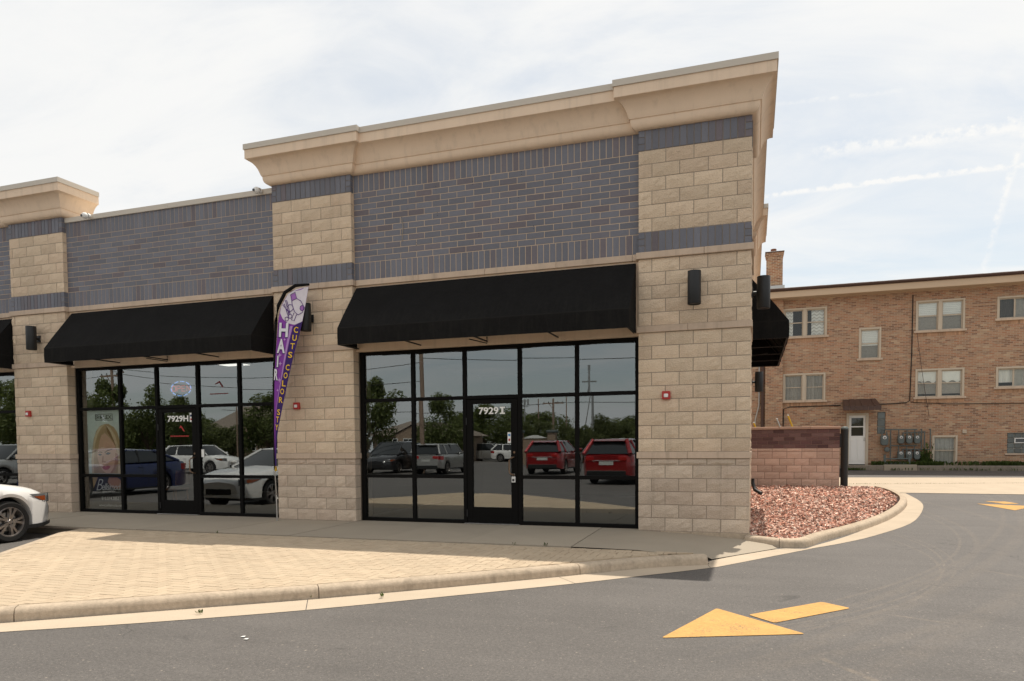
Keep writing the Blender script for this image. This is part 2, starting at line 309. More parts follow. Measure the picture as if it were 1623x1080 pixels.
# ------------------------------------------------------------------ helpers
WL = {}
def empty(name, label, cat, loc=(0, 0, 0), rz=0.0, group=None):
    o = bpy.data.objects.new(name, None); C.objects.link(o); o.location = loc; o.rotation_euler = (0, 0, rz)
    o.empty_display_size = .2
    WL[o] = Vector(loc); tag(o, label, cat, group); return o
def tag(o, label=None, cat=None, group=None, kind=None):
    if label: o['label'] = label
    if cat: o['category'] = cat
    if group: o['group'] = group
    if kind: o['kind'] = kind
    return o
class MB:
    def __init__(s): s.v = []; s.f = []; s.mi = []
    def add(s, vs, fs, mi=0):
        n = len(s.v); s.v += [tuple(x) for x in vs]; s.f += [tuple(i+n for i in f) for f in fs]; s.mi += [mi]*len(fs); return s
    def box(s, x0, x1, y0, y1, z0, z1, mi=0, ch=0):
        if ch <= 0:
            return s.add([(x0, y0, z0), (x1, y0, z0), (x1, y1, z0), (x0, y1, z0), (x0, y0, z1), (x1, y0, z1), (x1, y1, z1), (x0, y1, z1)],
                         [(0, 3, 2, 1), (4, 5, 6, 7), (0, 1, 5, 4), (1, 2, 6, 5), (2, 3, 7, 6), (3, 0, 4, 7)], mi)
        vs = []; idx = {}
        X = (x0, x1); Y = (y0, y1); Z = (z0, z1)
        for i in (0, 1):
            for j in (0, 1):
                for k in (0, 1):
                    sx, sy, sz = 1-2*i, 1-2*j, 1-2*k
                    for a, q in enumerate(((X[i], Y[j]+sy*ch, Z[k]+sz*ch), (X[i]+sx*ch, Y[j], Z[k]+sz*ch), (X[i]+sx*ch, Y[j]+sy*ch, Z[k]))):
                        idx[i, j, k, a] = len(vs); vs.append(q)
        fs = []
        for i in (0, 1):
            q = [idx[i, 0, 0, 0], idx[i, 1, 0, 0], idx[i, 1, 1, 0], idx[i, 0, 1, 0]]; fs.append(q if i else q[::-1])
            q = [idx[0, i, 0, 1], idx[1, i, 0, 1], idx[1, i, 1, 1], idx[0, i, 1, 1]]; fs.append(q[::-1] if i else q)
            q = [idx[0, 0, i, 2], idx[1, 0, i, 2], idx[1, 1, i, 2], idx[0, 1, i, 2]]; fs.append(q if i else q[::-1])
        def quad(a, b, c_, d_):
            ctr = Vector(((x0+x1)/2, (y0+y1)/2, (z0+z1)/2)); p = [Vector(vs[t_]) for t_ in (a, b, c_, d_)]
            n = (p[1]-p[0]).cross(p[2]-p[0]); mid = sum(p, Vector())/4-ctr
            fs.append((a, b, c_, d_) if n.dot(mid) > 0 else (d_, c_, b, a))
        for j in (0, 1):
            for k in (0, 1):
                quad(idx[0, j, k, 1], idx[1, j, k, 1], idx[1, j, k, 2], idx[0, j, k, 2])
                quad(idx[j, 0, k, 0], idx[j, 1, k, 0], idx[j, 1, k, 2], idx[j, 0, k, 2])
                quad(idx[j, k, 0, 0], idx[j, k, 1, 0], idx[j, k, 1, 1], idx[j, k, 0, 1])
        for i in (0, 1):
            for j in (0, 1):
                for k in (0, 1):
                    t_ = (idx[i, j, k, 0], idx[i, j, k, 1], idx[i, j, k, 2]); fs.append(t_ if (i+j+k) % 2 == 0 else t_[::-1])
        return s.add(vs, fs, mi)
    def tube(s, pts, r, n=8, mi=0, cap=True):
        pts = [Vector(p) for p in pts]; rings = []
        rr = r if isinstance(r, (list, tuple)) else [r]*len(pts)
        for i, p in enumerate(pts):
            t_ = (pts[min(i+1, len(pts)-1)]-pts[max(i-1, 0)]).normalized()
            a = Vector((0, 0, 1)) if abs(t_.z) < .95 else Vector((1, 0, 0))
            u = t_.cross(a).normalized(); v = u.cross(t_)
            rings.append([p+rr[i]*(math.cos(2*math.pi*k/n)*u+math.sin(2*math.pi*k/n)*v) for k in range(n)])
        vs = [q for g in rings for q in g]; fs = []
        for i in range(len(pts)-1):
            for k in range(n):
                fs.append((i*n+k, (i+1)*n+k, (i+1)*n+(k+1) % n, i*n+(k+1) % n))
        if cap: fs += [tuple(range(n)), tuple(range((len(pts)-1)*n, len(pts)*n))[::-1]]
        return s.add(vs, fs, mi)
    def lathe(s, prof, c=(0, 0, 0), axis='z', n=24, mi=0):
        vs = []; fs = []
        for (r, h) in prof:
            for k in range(n):
                a = 2*math.pi*k/n; x, y = r*math.cos(a), r*math.sin(a)
                vs.append({'z': (c[0]+x, c[1]+y, c[2]+h), 'y': (c[0]+x, c[1]+h, c[2]+y), 'x': (c[0]+h, c[1]+x, c[2]+y)}[axis])
        for i in range(len(prof)-1):
            for k in range(n):
                q = (i*n+k, i*n+(k+1) % n, (i+1)*n+(k+1) % n, (i+1)*n+k); fs.append(q if axis != 'y' else q[::-1])
        return s.add(vs, fs, mi)
    def prism(s, poly, h0, h1, plane='xy', mi=0):
        n = len(poly)
        mk = {'xy': lambda a, b, h: (a, b, h), 'xz': lambda a, b, h: (a, h, b), 'yz': lambda a, b, h: (h, a, b)}[plane]
        vs = [mk(a, b, h0) for a, b in poly]+[mk(a, b, h1) for a, b in poly]
        area = sum(poly[i][0]*poly[(i+1) % n][1]-poly[(i+1) % n][0]*poly[i][1] for i in range(n))
        ccw = (area > 0) == (h1 > h0)
        if plane == 'xz': ccw = not ccw
        top = tuple(range(n, 2*n)); bot = tuple(range(n))[::-1]
        fs = [top, bot]+[(i, (i+1) % n, n+(i+1) % n, n+i) for i in range(n)]
        if not ccw: fs = [f[::-1] for f in fs]
        return s.add(vs, fs, mi)
    def sheet(s, poly, z=None, mi=0):
        vs = [(p[0], p[1], (p[2] if len(p) > 2 else z)) for p in poly]
        ar = sum(vs[i][0]*vs[(i+1) % len(vs)][1]-vs[(i+1) % len(vs)][0]*vs[i][1] for i in range(len(vs)))
        return s.add(vs, [tuple(range(len(vs))) if ar > 0 else tuple(range(len(vs)))[::-1]], mi)
    def mesh(s, name, mats, off=Vector((0, 0, 0)), smooth=False):
        me = bpy.data.meshes.new(name)
        me.from_pydata([(x-off[0], y-off[1], z-off[2]) for x, y, z in s.v], [], s.f)
        for m_ in (mats if isinstance(mats, (list, tuple)) else [mats]): me.materials.append(m_)
        if any(s.mi): me.polygons.foreach_set('material_index', s.mi)
        if smooth:
            me.polygons.foreach_set('use_smooth', [True]*len(me.polygons)); me.set_sharp_from_angle(angle=R(smooth if smooth is not True else 35))
        me.update(); return me
    def build(s, name, mats, parent=None, smooth=False, kind=None, label=None, cat=None, group=None, loc=None):
        """links the shapes as ONE object; loc (world) is its origin, else the parent's"""
        pl = WL.get(parent, Vector((0, 0, 0))); o_ = Vector(loc) if loc is not None else pl
        o = bpy.data.objects.new(name, s.mesh(name, mats, o_, smooth)); C.objects.link(o)
        o.location = o_-pl; o.parent = parent; WL[o] = o_
        return tag(o, label, cat, group, kind)
def inst(name, me, parent, wloc, rz=0.0, scale=None):
    o = bpy.data.objects.new(name, me); C.objects.link(o); o.parent = parent
    o.location = Vector(wloc)-WL.get(parent, Vector((0, 0, 0)))
    if rz: o.rotation_euler = (0, 0, rz)
    if scale: o.scale = scale
    WL[o] = Vector(wloc); return o
def copy_tree(o, loc=None, rz=None, parent=None):
    c = o.copy(); C.objects.link(c); c.parent = parent
    if loc is not None: c.location = loc
    if rz is not None: c.rotation_euler = (0, 0, rz)
    for ch in list(o.children): copy_tree(ch, parent=c)
    return c
def gz(y): return -.14+max(0.0, y-4)*.0189
_tc = {}
def text_geo(body, bold=0.0, shear=0.0, space=1.0):
    """flat lettering as (verts2d, faces), normalised to x 0..w with cap height about 1"""
    k = (body, bold, shear, space)
    if k in _tc: return _tc[k]
    cu = bpy.data.curves.new('lettering', 'FONT'); cu.body = body; cu.size = 1.37; cu.offset = bold; cu.shear = shear; cu.space_character = space; cu.resolution_u = 3
    o = bpy.data.objects.new('lettering', cu); C.objects.link(o); bpy.context.view_layer.update()
    ev = o.evaluated_get(bpy.context.evaluated_depsgraph_get()); me = ev.to_mesh()
    vs = [(v.co.x, v.co.y) for v in me.vertices]; fs = [tuple(p.vertices) for p in me.polygons]; ev.to_mesh_clear()
    bpy.data.objects.remove(o); bpy.data.curves.remove(cu)
    _tc[k] = (vs, fs); return vs, fs
def put_text(mb, body, x0, x1, z0, z1, y, bold=0.0, shear=0.0, space=1.0, mi=0, rot=0.0, fn=None):
    """stretches the lettering over the upright rectangle x0..x1, z0..z1 at depth y, facing -y"""
    vs, fs = text_geo(body, bold, shear, space)
    ax = [v[0] for v in vs]; ay = [v[1] for v in vs]; a0, a1, b0, b1 = min(ax), max(ax), min(ay), max(ay)
    cx, cz = (x0+x1)/2, (z0+z1)/2; out = []
    for a, b in vs:
        px = (a-a0)/(a1-a0)*(x1-x0)-(x1-x0)/2; pz = (b-b0)/(b1-b0)*(z1-z0)-(z1-z0)/2
        X = cx+px*math.cos(rot)-pz*math.sin(rot); Z = cz+px*math.sin(rot)+pz*math.cos(rot)
        out.append((X, y, Z) if fn is None else fn(X, Z, y))
    mb.add(out, fs, mi)
def sweep(profile, path, mb, mi=0, close_ends=True):
    """profile = [(out, z)], path = xy polyline walked with the outside on its right, corners mitred"""
    pts = [Vector((p[0], p[1])) for p in path]; nrm = []
    for a, b in zip(pts[:-1], pts[1:]):
        d_ = (b-a).normalized(); nrm.append(Vector((d_.y, -d_.x)))
    vs = []; n = len(profile)
    for i, p in enumerate(pts):
        if i == 0: mdir = nrm[0]
        elif i == len(pts)-1: mdir = nrm[-1]
        else:
            mdir = nrm[i-1]+nrm[i]; mdir = mdir/(mdir.dot(nrm[i]))
        for o_, z in profile: vs.append((p.x+mdir.x*o_, p.y+mdir.y*o_, z))
    fs = []
    for i in range(len(pts)-1):
        for k in range(n-1): fs.append((i*n+k, (i+1)*n+k, (i+1)*n+k+1, i*n+k+1))
    if close_ends: fs += [tuple(range(n)), tuple(range((len(pts)-1)*n, len(pts)*n))[::-1]]
    return mb.add(vs, fs, mi)

# ------------------------------------------------------------------ ground, kerbs, walks
b = MB(); ys = [-130, -60, -30, -10, 4]+[4+i*2 for i in range(1, 10)]+[24, 60, 200]; xs = [-200, -60, -30, -10, 0, 10, 30, 60, 200]
for j, y in enumerate(ys):
    for x in xs: b.v.append((x, y, gz(min(y, 22))))
n = len(xs)
for j in range(len(ys)-1):
    for i in range(n-1): b.f.append((j*n+i, j*n+i+1, (j+1)*n+i+1, (j+1)*n+i)); b.mi.append(0)
b.build('road', mt['asphalt'], kind='structure')

KP = [(-9.02, -2.06), (-8.87, -2.54), (-7.45, -4.60), (-6.2, -6.42), (-5.82, -6.96), (-5.62, -7.19), (-5.44, -7.31), (-5.2, -7.24), (-4.51, -6.72), (-3.54, -5.97), (-2.48, -5.14), (-1.42, -4.22), (-.45, -3.31), (.25, -2.60), (.70, -2.24), (1.11, -2.02)]
def cut(path, a, b_):
    """the stretch of a polyline between two distances along it"""
    out = []; s_ = 0
    for p, q in zip(path[:-1], path[1:]):
        L_ = math.dist(p, q)
        for lim in (a, b_):
            if s_ <= lim <= s_+L_:
                t_ = (lim-s_)/L_; out.append((lim, (p[0]+(q[0]-p[0])*t_, p[1]+(q[1]-p[1])*t_)))
        if a < s_+L_ < b_: out.append((s_+L_, q))
        s_ += L_
    out.sort(key=lambda t_: t_[0]); r = []
    for _, p in out:
        if not r or math.dist(p, r[-1]) > 1e-4: r.append(p)
    return r
def crom(path, k=4):
    P = [Vector(p) for p in path]; out = []
    for i in range(len(P)-1):
        a, b_, c_, d_ = P[max(i-1, 0)], P[i], P[i+1], P[min(i+2, len(P)-1)]
        for j in range(k):
            t = j/k; out.append(tuple(.5*((2*b_)+(-a+c_)*t+(2*a-5*b_+4*c_-d_)*t*t+(-a+3*b_-3*c_+d_)*t**3)))
    return out+[tuple(P[-1])]
def plen(path): return sum(math.dist(p, q) for p, q in zip(path[:-1], path[1:]))
def at_x(path, x):
    s_ = 0; best = None
    for p, q in zip(path[:-1], path[1:]):
        if min(p[0], q[0]) <= x <= max(p[0], q[0]) and abs(q[0]-p[0]) > 1e-6 and p[0] < q[0]: best = s_+math.dist(p, q)*(x-p[0])/(q[0]-p[0])
        s_ += math.dist(p, q)
    return best
KPROF = [(0, -.30), (0, -.024), (.012, -.02), (.085, -.021), (.115, -.028), (.135, -.045), (.147, -.075), (.158, -.30)]
kerb = empty('kerb', None, None, (-4, -5, 0)); kerb['kind'] = 'structure'
L_ = plen(KP); tipd = 5.9
marks = [0, 3.0, at_x(KP, -5.35), at_x(KP, -4.38), at_x(KP, -2.40), at_x(KP, -.27), L_]
for a, c_ in zip(marks[:-1], marks[1:]):
    b = MB(); sweep(KPROF, cut(KP, a+.004, c_-.004), b); b.build('kerb_segment', mt['kerb'], kerb, smooth=40)
# gutter pan along the road side of the kerb and round to the stone bed
GI = [(-5.0, -7.28), (-4.40, -6.86), (-3.43, -6.10), (-2.37, -5.27), (-1.32, -4.34), (-.36, -3.44), (.34, -2.74), (.78, -2.37), (1.17, -2.14), (1.22, -1.78), (2.02, -.56), (2.35, -.47), (2.61, -.02), (3.27, 1.2), (4.08, 3.40), (4.81, 5.75), (5.17, 7.9), (5.24, 10.2)]
GO = [(-4.72, -7.5), (-4.12, -7.05), (-3.2, -6.44), (-2.14, -5.63), (-1.06, -4.64), (-.10, -3.74), (.56, -3.05), (.92, -2.68), (1.22, -2.35), (1.40, -2.1), (2.30, -.66), (2.55, -.25), (2.89, .25), (3.49, 1.31), (4.42, 3.44), (5.14, 6.05), (5.46, 7.92), (5.56, 10.2)]
GI = [(x-(.16 if y > .5 else .05 if y > -.3 else 0), y) for x, y in GI]; GI = crom(GI); GO = crom(GO)
gut = empty('gutter', None, None, (-1, -4, 0)); gut['kind'] = 'structure'
cuts = [4*i for i in (0, 1, 3, 5, 8, 10, 13, 15)]+[len(GI)-1]
for a, c_ in zip(cuts[:-1], cuts[1:]):
    b = MB(); ii = list(range(a, c_+1))
    vi = [Vector((*GI[i], gz(GI[i][1])+.006)) for i in ii]; vo = [Vector((*GO[i], gz(GO[i][1])+.004)) for i in ii]
    e = (vi[1]-vi[0]).normalized()*.004; vi[0] += e; vo[0] += e; e = (vi[-1]-vi[-2]).normalized()*.004; vi[-1] -= e; vo[-1] -= e
    k = len(ii); b.add(vi+vo, [(i, k+i, k+i+1, i+1) for i in range(k-1)]); b.build('gutter_slab', mt['gutter'], gut)
# sidewalk slabs
walk = empty('sidewalk', None, None, (-6, -1, 0)); walk['kind'] = 'structure'
jx = [-21.0, -18.5, -17.0, -15.5, -14.0, -12.45, -10.95, -9.45, -7.95, -6.45, -4.95, -3.45, -2.13, -.57]
for k, (a, c_) in enumerate(zip(jx[:-1], jx[1:])):
    b = MB(); b.prism([(a+.005+.10*0, -2.02), (c_-.005, -2.02), (c_-.005-.04, .24), (a+.005-.04, .24)], -.2, 0.0+.002*math.sin(k*1.7)); b.build('concrete_slab', mt['conc'], walk)
b = MB()
P_ = [(-.56, -2.02, 0), (.30, -2.08, 0), (.70, -2.2, -.012), (1.10, -1.98, -.035), (1.20, -1.76, -.126), (2.02, -.54, -.126), (1.9, -.2, -.10), (1.66, -.02, -.092), (1.64, .3, -.085), (.9, .24, -.035), (0, .24, 0), (-.60, .24, 0)]
b.add(P_, [(0, 1, 10, 11), (1, 2, 3), (1, 3, 4), (1, 4, 7, 9), (4, 5, 6, 7), (7, 8, 9), (1, 9, 10)])
b.build('concrete_slab', mt['conc'], walk, smooth=True)
b = MB(); b.sheet([(-21, -2.1), (-.5, -2.1), (-.5, .24), (-21, .24)], -.03); b.build('joint_bed', mt['sand'], walk)

# paver field: running bond, rows along the shop front
pav = empty('paver_strip', None, None, (-4, -4, 0)); pav['kind'] = 'structure'
PP = [p for p in KP[1:]]; poly = [(x, y) for x, y in PP if y < -2.1]+[(.55, -2.06), (-8.92, -2.06)]
b = MB(); b.sheet(poly, -.036); b.build('bedding_sand', mt['sand'], pav)
def clip(sub, poly):
    """Sutherland-Hodgman against one convex polygon (counter-clockwise)"""
    out = sub
    for i in range(len(poly)):
        a, c_ = poly[i], poly[(i+1) % len(poly)]; inp = out; out = []
        if not inp: break
        side = lambda p: (c_[0]-a[0])*(p[1]-a[1])-(c_[1]-a[1])*(p[0]-a[0])
        for j in range(len(inp)):
            p, q = inp[j], inp[(j+1) % len(inp)]; sp_, sq = side(p), side(q)
            if sp_ >= 0: out.append(p)
            if (sp_ > 0 > sq) or (sp_ < 0 < sq):
                t_ = sp_/(sp_-sq); out.append((p[0]+(q[0]-p[0])*t_, p[1]+(q[1]-p[1])*t_))
    return out
convex = [(-8.90, -2.06), (-8.84, -2.56), (-7.43, -4.60), (-6.18, -6.42), (-5.80, -6.95), (-5.60, -7.17), (-5.42, -7.28), (-5.2, -7.30), (3, -7.30), (3, -2.06)]
inner_diag = KP[7:]
def inside_diag(x, y):
    for p, q in zip(inner_diag[:-1], inner_diag[1:]):
        if p[0] <= x <= q[0]: return y > p[1]+(q[1]-p[1])*(x-p[0])/(q[0]-p[0])+.004
    return x < inner_diag[0][0]
full = []
U = .1; G = .0032
def paver_mesh(w_, h_):
    q = MB(); q.box(-w_/2+G, w_/2-G, -h_/2+G, h_/2-G, -.03, 0, ch=.004); return q.mesh('paver', mt['paver'])
pm = {'h': paver_mesh(2*U, U), 'v': paver_mesh(U, 2*U)}
edge = MB()
cells = []
for i in range(-2, 97): cells.append((-8.95+i*U+U/2, -2.065-U, 'v'))
nj = int(5.4/U); ni = int(9.9/U)
for j in range(-2, nj):
    for i in range(-3, ni):
        k = (i-j) % 4; x, y = -9.0+i*U, -2.27-(j+1)*U
        # rows counted downwards: a lying brick starts where k = 0, a standing one where k = 3
        if k == 0: cells.append((x+U, y+U/2, 'h'))
        elif k == 3: cells.append((x+U/2, y, 'v'))
for (x, y, o_) in cells:
    w_, h_ = (2*U, U) if o_ == 'h' else (U, 2*U)
    cr = [(x-w_/2+G, y-h_/2+G), (x+w_/2-G, y-h_/2+G), (x+w_/2-G, y+h_/2-G), (x-w_/2+G, y+h_/2-G)]
    if y < -2.2 and cr[2][1] > -2.268:
        cr = clip(cr, [(-20, -9), (5, -9), (5, -2.268), (-20, -2.268)])
        if len(cr) < 3: continue
        whole = False
    else: whole = True
    ins = [inside_diag(*p) and all((convex[(i+1) % len(convex)][0]-convex[i][0])*(p[1]-convex[i][1])-(convex[(i+1) % len(convex)][1]-convex[i][1])*(p[0]-convex[i][0]) > 0 for i in range(7)) for p in cr]
    h = -.0195+rnd.uniform(-.0022, .0018)+.012*max(0, min(1, (y+4)/2))
    if all(ins) and whole: full.append((x, y, h, o_))
    elif any(ins):
        lp = clip(cr, convex)
        for p, q in zip(inner_diag[:-1], inner_diag[1:]):
            if p[0]-.1 <= x <= q[0]+.1 and lp:
                o2 = []
                side = lambda t_: (q[0]-p[0])*(t_[1]-p[1])-(q[1]-p[1])*(t_[0]-p[0])-.004*math.dist(p, q)
                for j in range(len(lp)):
                    u, v = lp[j], lp[(j+1) % len(lp)]; su, sv = side(u), side(v)
                    if su >= 0: o2.append(u)
                    if (su > 0 > sv) or (su < 0 < sv):
                        t_ = su/(su-sv); o2.append((u[0]+(v[0]-u[0])*t_, u[1]+(v[1]-u[1])*t_))
                lp = o2
        if len(lp) >= 3: edge.prism(lp, -.05, h)
cx, cy = 1.675, -11.04
full.sort(key=lambda p: math.dist(p[:2], (cx, cy)))
# those nearest the viewer that fall in view are pieces of their own, the rest one part
def in_view(x, y):
    v = Vector((x, y, 0))-Vector((1.67524, -11.04, 1.34233)); dz_ = v.dot(fw); return abs(v.dot(rt)/dz_) < 811/1121.8
near = [p for p in full if in_view(*p[:2])][:300]; ns = set(near)
for (x, y, h, o_) in near: inst('paver', pm[o_], pav, (x, y, h))
for q in full:
    if q not in ns:
        x, y, h, o_ = q; w_, h_ = (2*U, U) if o_ == 'h' else (U, 2*U); edge.box(x-w_/2+G, x+w_/2-G, y-h_/2+G, y+h_/2-G, h-.03, h, ch=.004)
edge.build('pavers', mt['paver'], pav, kind='stuff')

# stone bed with its kerb at the corner of the shops
K2 = [(1.66, .06), (2.05, -.23), (2.22, -.22), (2.36, -.02), (2.60, .62), (3.24, 1.98), (3.85, 3.55), (4.40, 5.2), (4.80, 6.7), (5.03, 8.0), (5.10, 9.2), (5.08, 10.3), (4.95, 11.1)]
K2 = K2[:2]+crom(K2[1:])[1:]
kerb2 = empty('kerb', None, None, (3, 2, 0)); kerb2['kind'] = 'structure'
L2_ = plen(K2)
for a, c_ in zip([0, .50, 1.0-.05, 3.1, 6.0, 9.2], [.50, .95, 3.1, 6.0, 9.2, L2_]):
    b = MB(); sweep(KPROF, cut(K2, a+.004, c_-.004), b); b.v = [(x, y, z+gz(y)+.14) for x, y, z in b.v]; b.build('kerb_segment', mt['kerb'], kerb2, smooth=40)
bedp = [(1.6, .1)]+[(x-.0, y) for x, y in K2]+[(4.2, 11.3), (1.6, 11.3)]
def bed_edge(y):
    e = [p[0]+(q[0]-p[0])*(y-p[1])/(q[1]-p[1]) for p, q in zip(K2[:-1], K2[1:]) if min(p[1], q[1]) <= y <= max(p[1], q[1]) and abs(q[1]-p[1]) > 1e-6]
    return max(e) if e else (2.2 if y < 0 else 4.9)
b = MB(); yy = [-.22, -.1, .1, .5]+[1+.5*i for i in range(20)]+[11.05, 11.3]
for y in yy: b.v += [(1.6 if y > 0 else 1.66-1.1*min(0, y), y, gz(y)+.06), (bed_edge(y)-.0, y, gz(y)+.06)]
for i in range(len(yy)-1): b.f.append((2*i, 2*i+1, 2*i+3, 2*i+2)); b.mi.append(0)
b.build('stone_bed', mt['rockbed'], kind='structure')
def in_poly(x, y, poly):
    c_ = False
    for (x0, y0), (x1, y1) in zip(poly, poly[1:]+poly[:1]):
        if (y0 > y) != (y1 > y) and x < (x1-x0)*(y-y0)/(y1-y0)+x0: c_ = not c_
    return c_
b = MB(); rg = random.Random(3); cnt = 0
while cnt < 21000:
    x, y = rg.uniform(1.62, 5.1), rg.uniform(-.25, 11.2)
    if y > 5 and rg.random() < .35: continue
    if not in_poly(x+.02, y, bedp) or not in_poly(x+.06, y-.03, bedp): continue
    s_ = (rg.uniform(.011, .024) if rg.random() < .85 else rg.uniform(.024, .036))*(1.25 if y > 5 else 1); z = gz(y)+.075+rg.uniform(0, .02)+.006*math.sin(x*5)*math.sin(y*4)
    ax = Vector((rg.gauss(0, 1), rg.gauss(0, 1), rg.gauss(0, 1))).normalized(); mrot = Matrix.Rotation(rg.uniform(0, 6.28), 3, ax)
    el = (rg.uniform(.7, 1.7), rg.uniform(.7, 1.2), rg.uniform(.45, .9))
    vs = [mrot @ Vector((p[0]*el[0]*s_*rg.uniform(.7, 1.25), p[1]*el[1]*s_*rg.uniform(.7, 1.25), p[2]*el[2]*s_*rg.uniform(.7, 1.25))) for p in ((1, 0, 0), (-1, .1, 0), (0, 1, 0), (.1, -1, 0), (0, 0, 1), (0, 0, -1))]
    b.add([(v.x+x, v.y+y, v.z+z) for v in vs], [(0, 2, 4), (2, 1, 4), (1, 3, 4), (3, 0, 4), (2, 0, 5), (1, 2, 5), (3, 1, 5), (0, 3, 5)]); cnt += 1
b.build('gravel', mt['rock'], kind='stuff', label='red and pink crushed lava rock filling the kerbed bed', cat='gravel')

# concrete apron and alley before the apartment house
apron = empty('apron', None, None, (8, 14, 0)); apron['kind'] = 'structure'
for q in ([(1.66, 11.3), (4.9, 11.3), (5.06, 10.25), (5.60, 10.25), (8.2, 10.22), (11.3, 10.2), (11.3, 14.7), (9.58, 14.45), (4.54, 13.22), (1.66, 12.5)],
          [(11.32, 10.2), (30, 10.2), (30, 19), (11.32, 14.7)],
          [(1.66, 12.53), (4.54, 13.25), (9.58, 14.48), (11.3, 14.73), (30, 19.03), (30, 19.4), (10.4, 17.1), (4.92, 16.5), (1.66, 16.2)]):
    b = MB(); b.v = [(x, y, gz(y)+.009) for x, y in q]; b.f = [tuple(range(len(q)))]; b.mi = [0]; b.build('apron_slab', mt['gutter'], apron)
b = MB(); b.v = []
aw_ = empty('ledge_kerb', None, None, (9, 21.3, 0)); aw_['kind'] = 'structure'
for a, c_, h in ((1.7, 6.78, .40), (6.79, 8.0, .425), (8.01, 14, .39), (14.01, 30, .395)):
    b = MB(); b.box(a, c_, 21.25, 21.45, .1, h, ch=.02); b.build('kerb_segment', mt['conc'] if h > .42 else mt['ledge'], aw_)
b = MB(); b.sheet([(1.7, 21.4), (30, 21.4), (30, 22.1), (1.7, 22.1)], .37); b.build('soil_strip', mt['sand'], kind='structure')

# painted arrows
def arrow(name, polys, label):
    o = empty(name, label, 'road marking', (*polys[0][0], gz(polys[0][0][1])))
    for nm, q in zip(('arrow_head', 'arrow_shaft'), polys):
        bq = MB(); pts = []
        n_ = len(q)
        for i in range(n_):
            p, a, c_ = Vector(q[i]), Vector(q[i-1]), Vector(q[(i+1) % n_]); r_ = .035
            u, v = p+(a-p).normalized()*r_, p+(c_-p).normalized()*r_
            for t_ in (0, .33, .67, 1):
                w_ = (1-t_)**2*u+2*t_*(1-t_)*p+t_*t_*v; pts.append((w_.x, w_.y, gz(w_.y)+.005))
        bq.sheet(pts); bq.build(nm, mt['arrow'], o)
arrow('painted_arrow', [[(1.03, -5.62), (2.08, -5.18), (1.385, -4.49)], [(1.655, -4.66), (1.86, -4.89), (2.52, -4.14), (2.30, -3.94)]], 'big yellow arrow painted on the near asphalt, broad head towards the kerb')
arrow('painted_arrow', [[(6.52, 7.56), (6.87, 6.22), (7.52, 7.2)], [(6.85, 8.2), (7.08, 7.62), (7.40, 7.72), (7.26, 8.2)]], 'small distant yellow arrow painted beside the concrete apron')
# paper scraps on the asphalt
o = empty('paper_scrap', 'two tiny white paper scraps lying on the asphalt below the kerb', 'litter', (-2.05, -6.57, -.14))
for x, y in ((-2.07, -6.55), (-2.0, -6.6)):
    b = MB(); b.add([(x-.02, y-.008, -.134), (x+.02, y-.012, -.131), (x+.017, y+.012, -.128), (x-.015, y+.01, -.133)], [(0, 1, 2, 3)]); b.build('scrap', mt['vinyl'], o)

# ------------------------------------------------------------------ the row of shops
RH = .2032; W1, W2, W3 = -5.01348, -6.66386, -11.8141
bld = empty('retail_building', 'tan split block and slate blue brick row of shops with deep stucco cornice', 'building', (0, 0, 0))
def rock_block(w_, h, dep, n_, seed):
    """split-faced block centred on x, base at z 0, face about y 0, back at y=dep"""
    r_ = random.Random(seed); b = MB(); nx, nz = n_, 3; vs = []
    for k in range(nz+1):
        for i in range(nx+1):
            x, z = -w_/2+w_*i/nx, h*k/nz; ed = i in (0, nx) or k in (0, nz)
            y = r_.uniform(.004, .009) if ed else r_.uniform(-.011, .002)
            if not (i in (0, nx)): x += r_.uniform(-.02, .02)
            if not (k in (0, nz)): z += r_.uniform(-.012, .012)
            vs.append((x, y, z))
    f = [(k*(nx+1)+i, k*(nx+1)+i+1, (k+1)*(nx+1)+i+1, (k+1)*(nx+1)+i) for k in range(nz) for i in range(nx)]
    rim = list(range(nx+1))+[(k+1)*(nx+1)-1 for k in range(1, nz+1)]+[nz*(nx+1)+i for i in range(nx-1, -1, -1)]+[k*(nx+1) for k in range(nz-1, 0, -1)]
    N = len(vs); vs += [(vs[i][0], dep, vs[i][2]) for i in rim]; m_ = len(rim)
    f += [(rim[j], N+j, N+(j+1) % m_, rim[(j+1) % m_]) for j in range(m_)]
    return b.add(vs, f)
_bm = {}
def block_mesh(w_, h, dep, matn):
    """a few variants of each size, shared between the alike blocks"""
    k = (round(w_, 3), round(h, 3), dep, matn)
    if k not in _bm: _bm[k] = [rock_block(w_, h, dep, max(2, round(w_/.08)), s_+int(w_*1e4)).mesh('stone_block', mt[matn]) for s_ in range(4 if w_ > .3 else 3)]
    return rnd.choice(_bm[k])
JT = .0115
pieces = []          # (pixels across, name, mesh maker, parent, position) for the limit of 300 singles per kind
def pier(x0, x1, parent, nb, dep=.185, zones=None):
    """courses of split block between the bands; the pattern is anchored on the right edge"""
    pitch = 1.65/4
    for (z0, rows, h, matn, ph) in zones:
        for r_ in range(rows):
            z = z0+r_*h; xr = x1; first = (r_+ph) % 2
            while xr > x0+.02:
                wd = pitch/2 if (first and xr == x1) else pitch
                xl = max(x0, xr-wd)
                if xl-x0 < .05: xl = x0
                wv = xr-xl-JT; xc = (xl+xr)/2
                pieces.append(('stone_block', wv, h-JT, dep, matn, parent, (xc, rnd.uniform(-.002, .002), z+JT/2)))
                xr = xl
ZN = [(0, 5, RH, 'block_low', 0), (5*RH, 1, RH/2, 'block_low', 1), (1.2192, 9, RH, 'block', 0), (3.1496, 5, RH, 'block', 1), (4.572, 6, RH, 'block', 1)]
piers = []
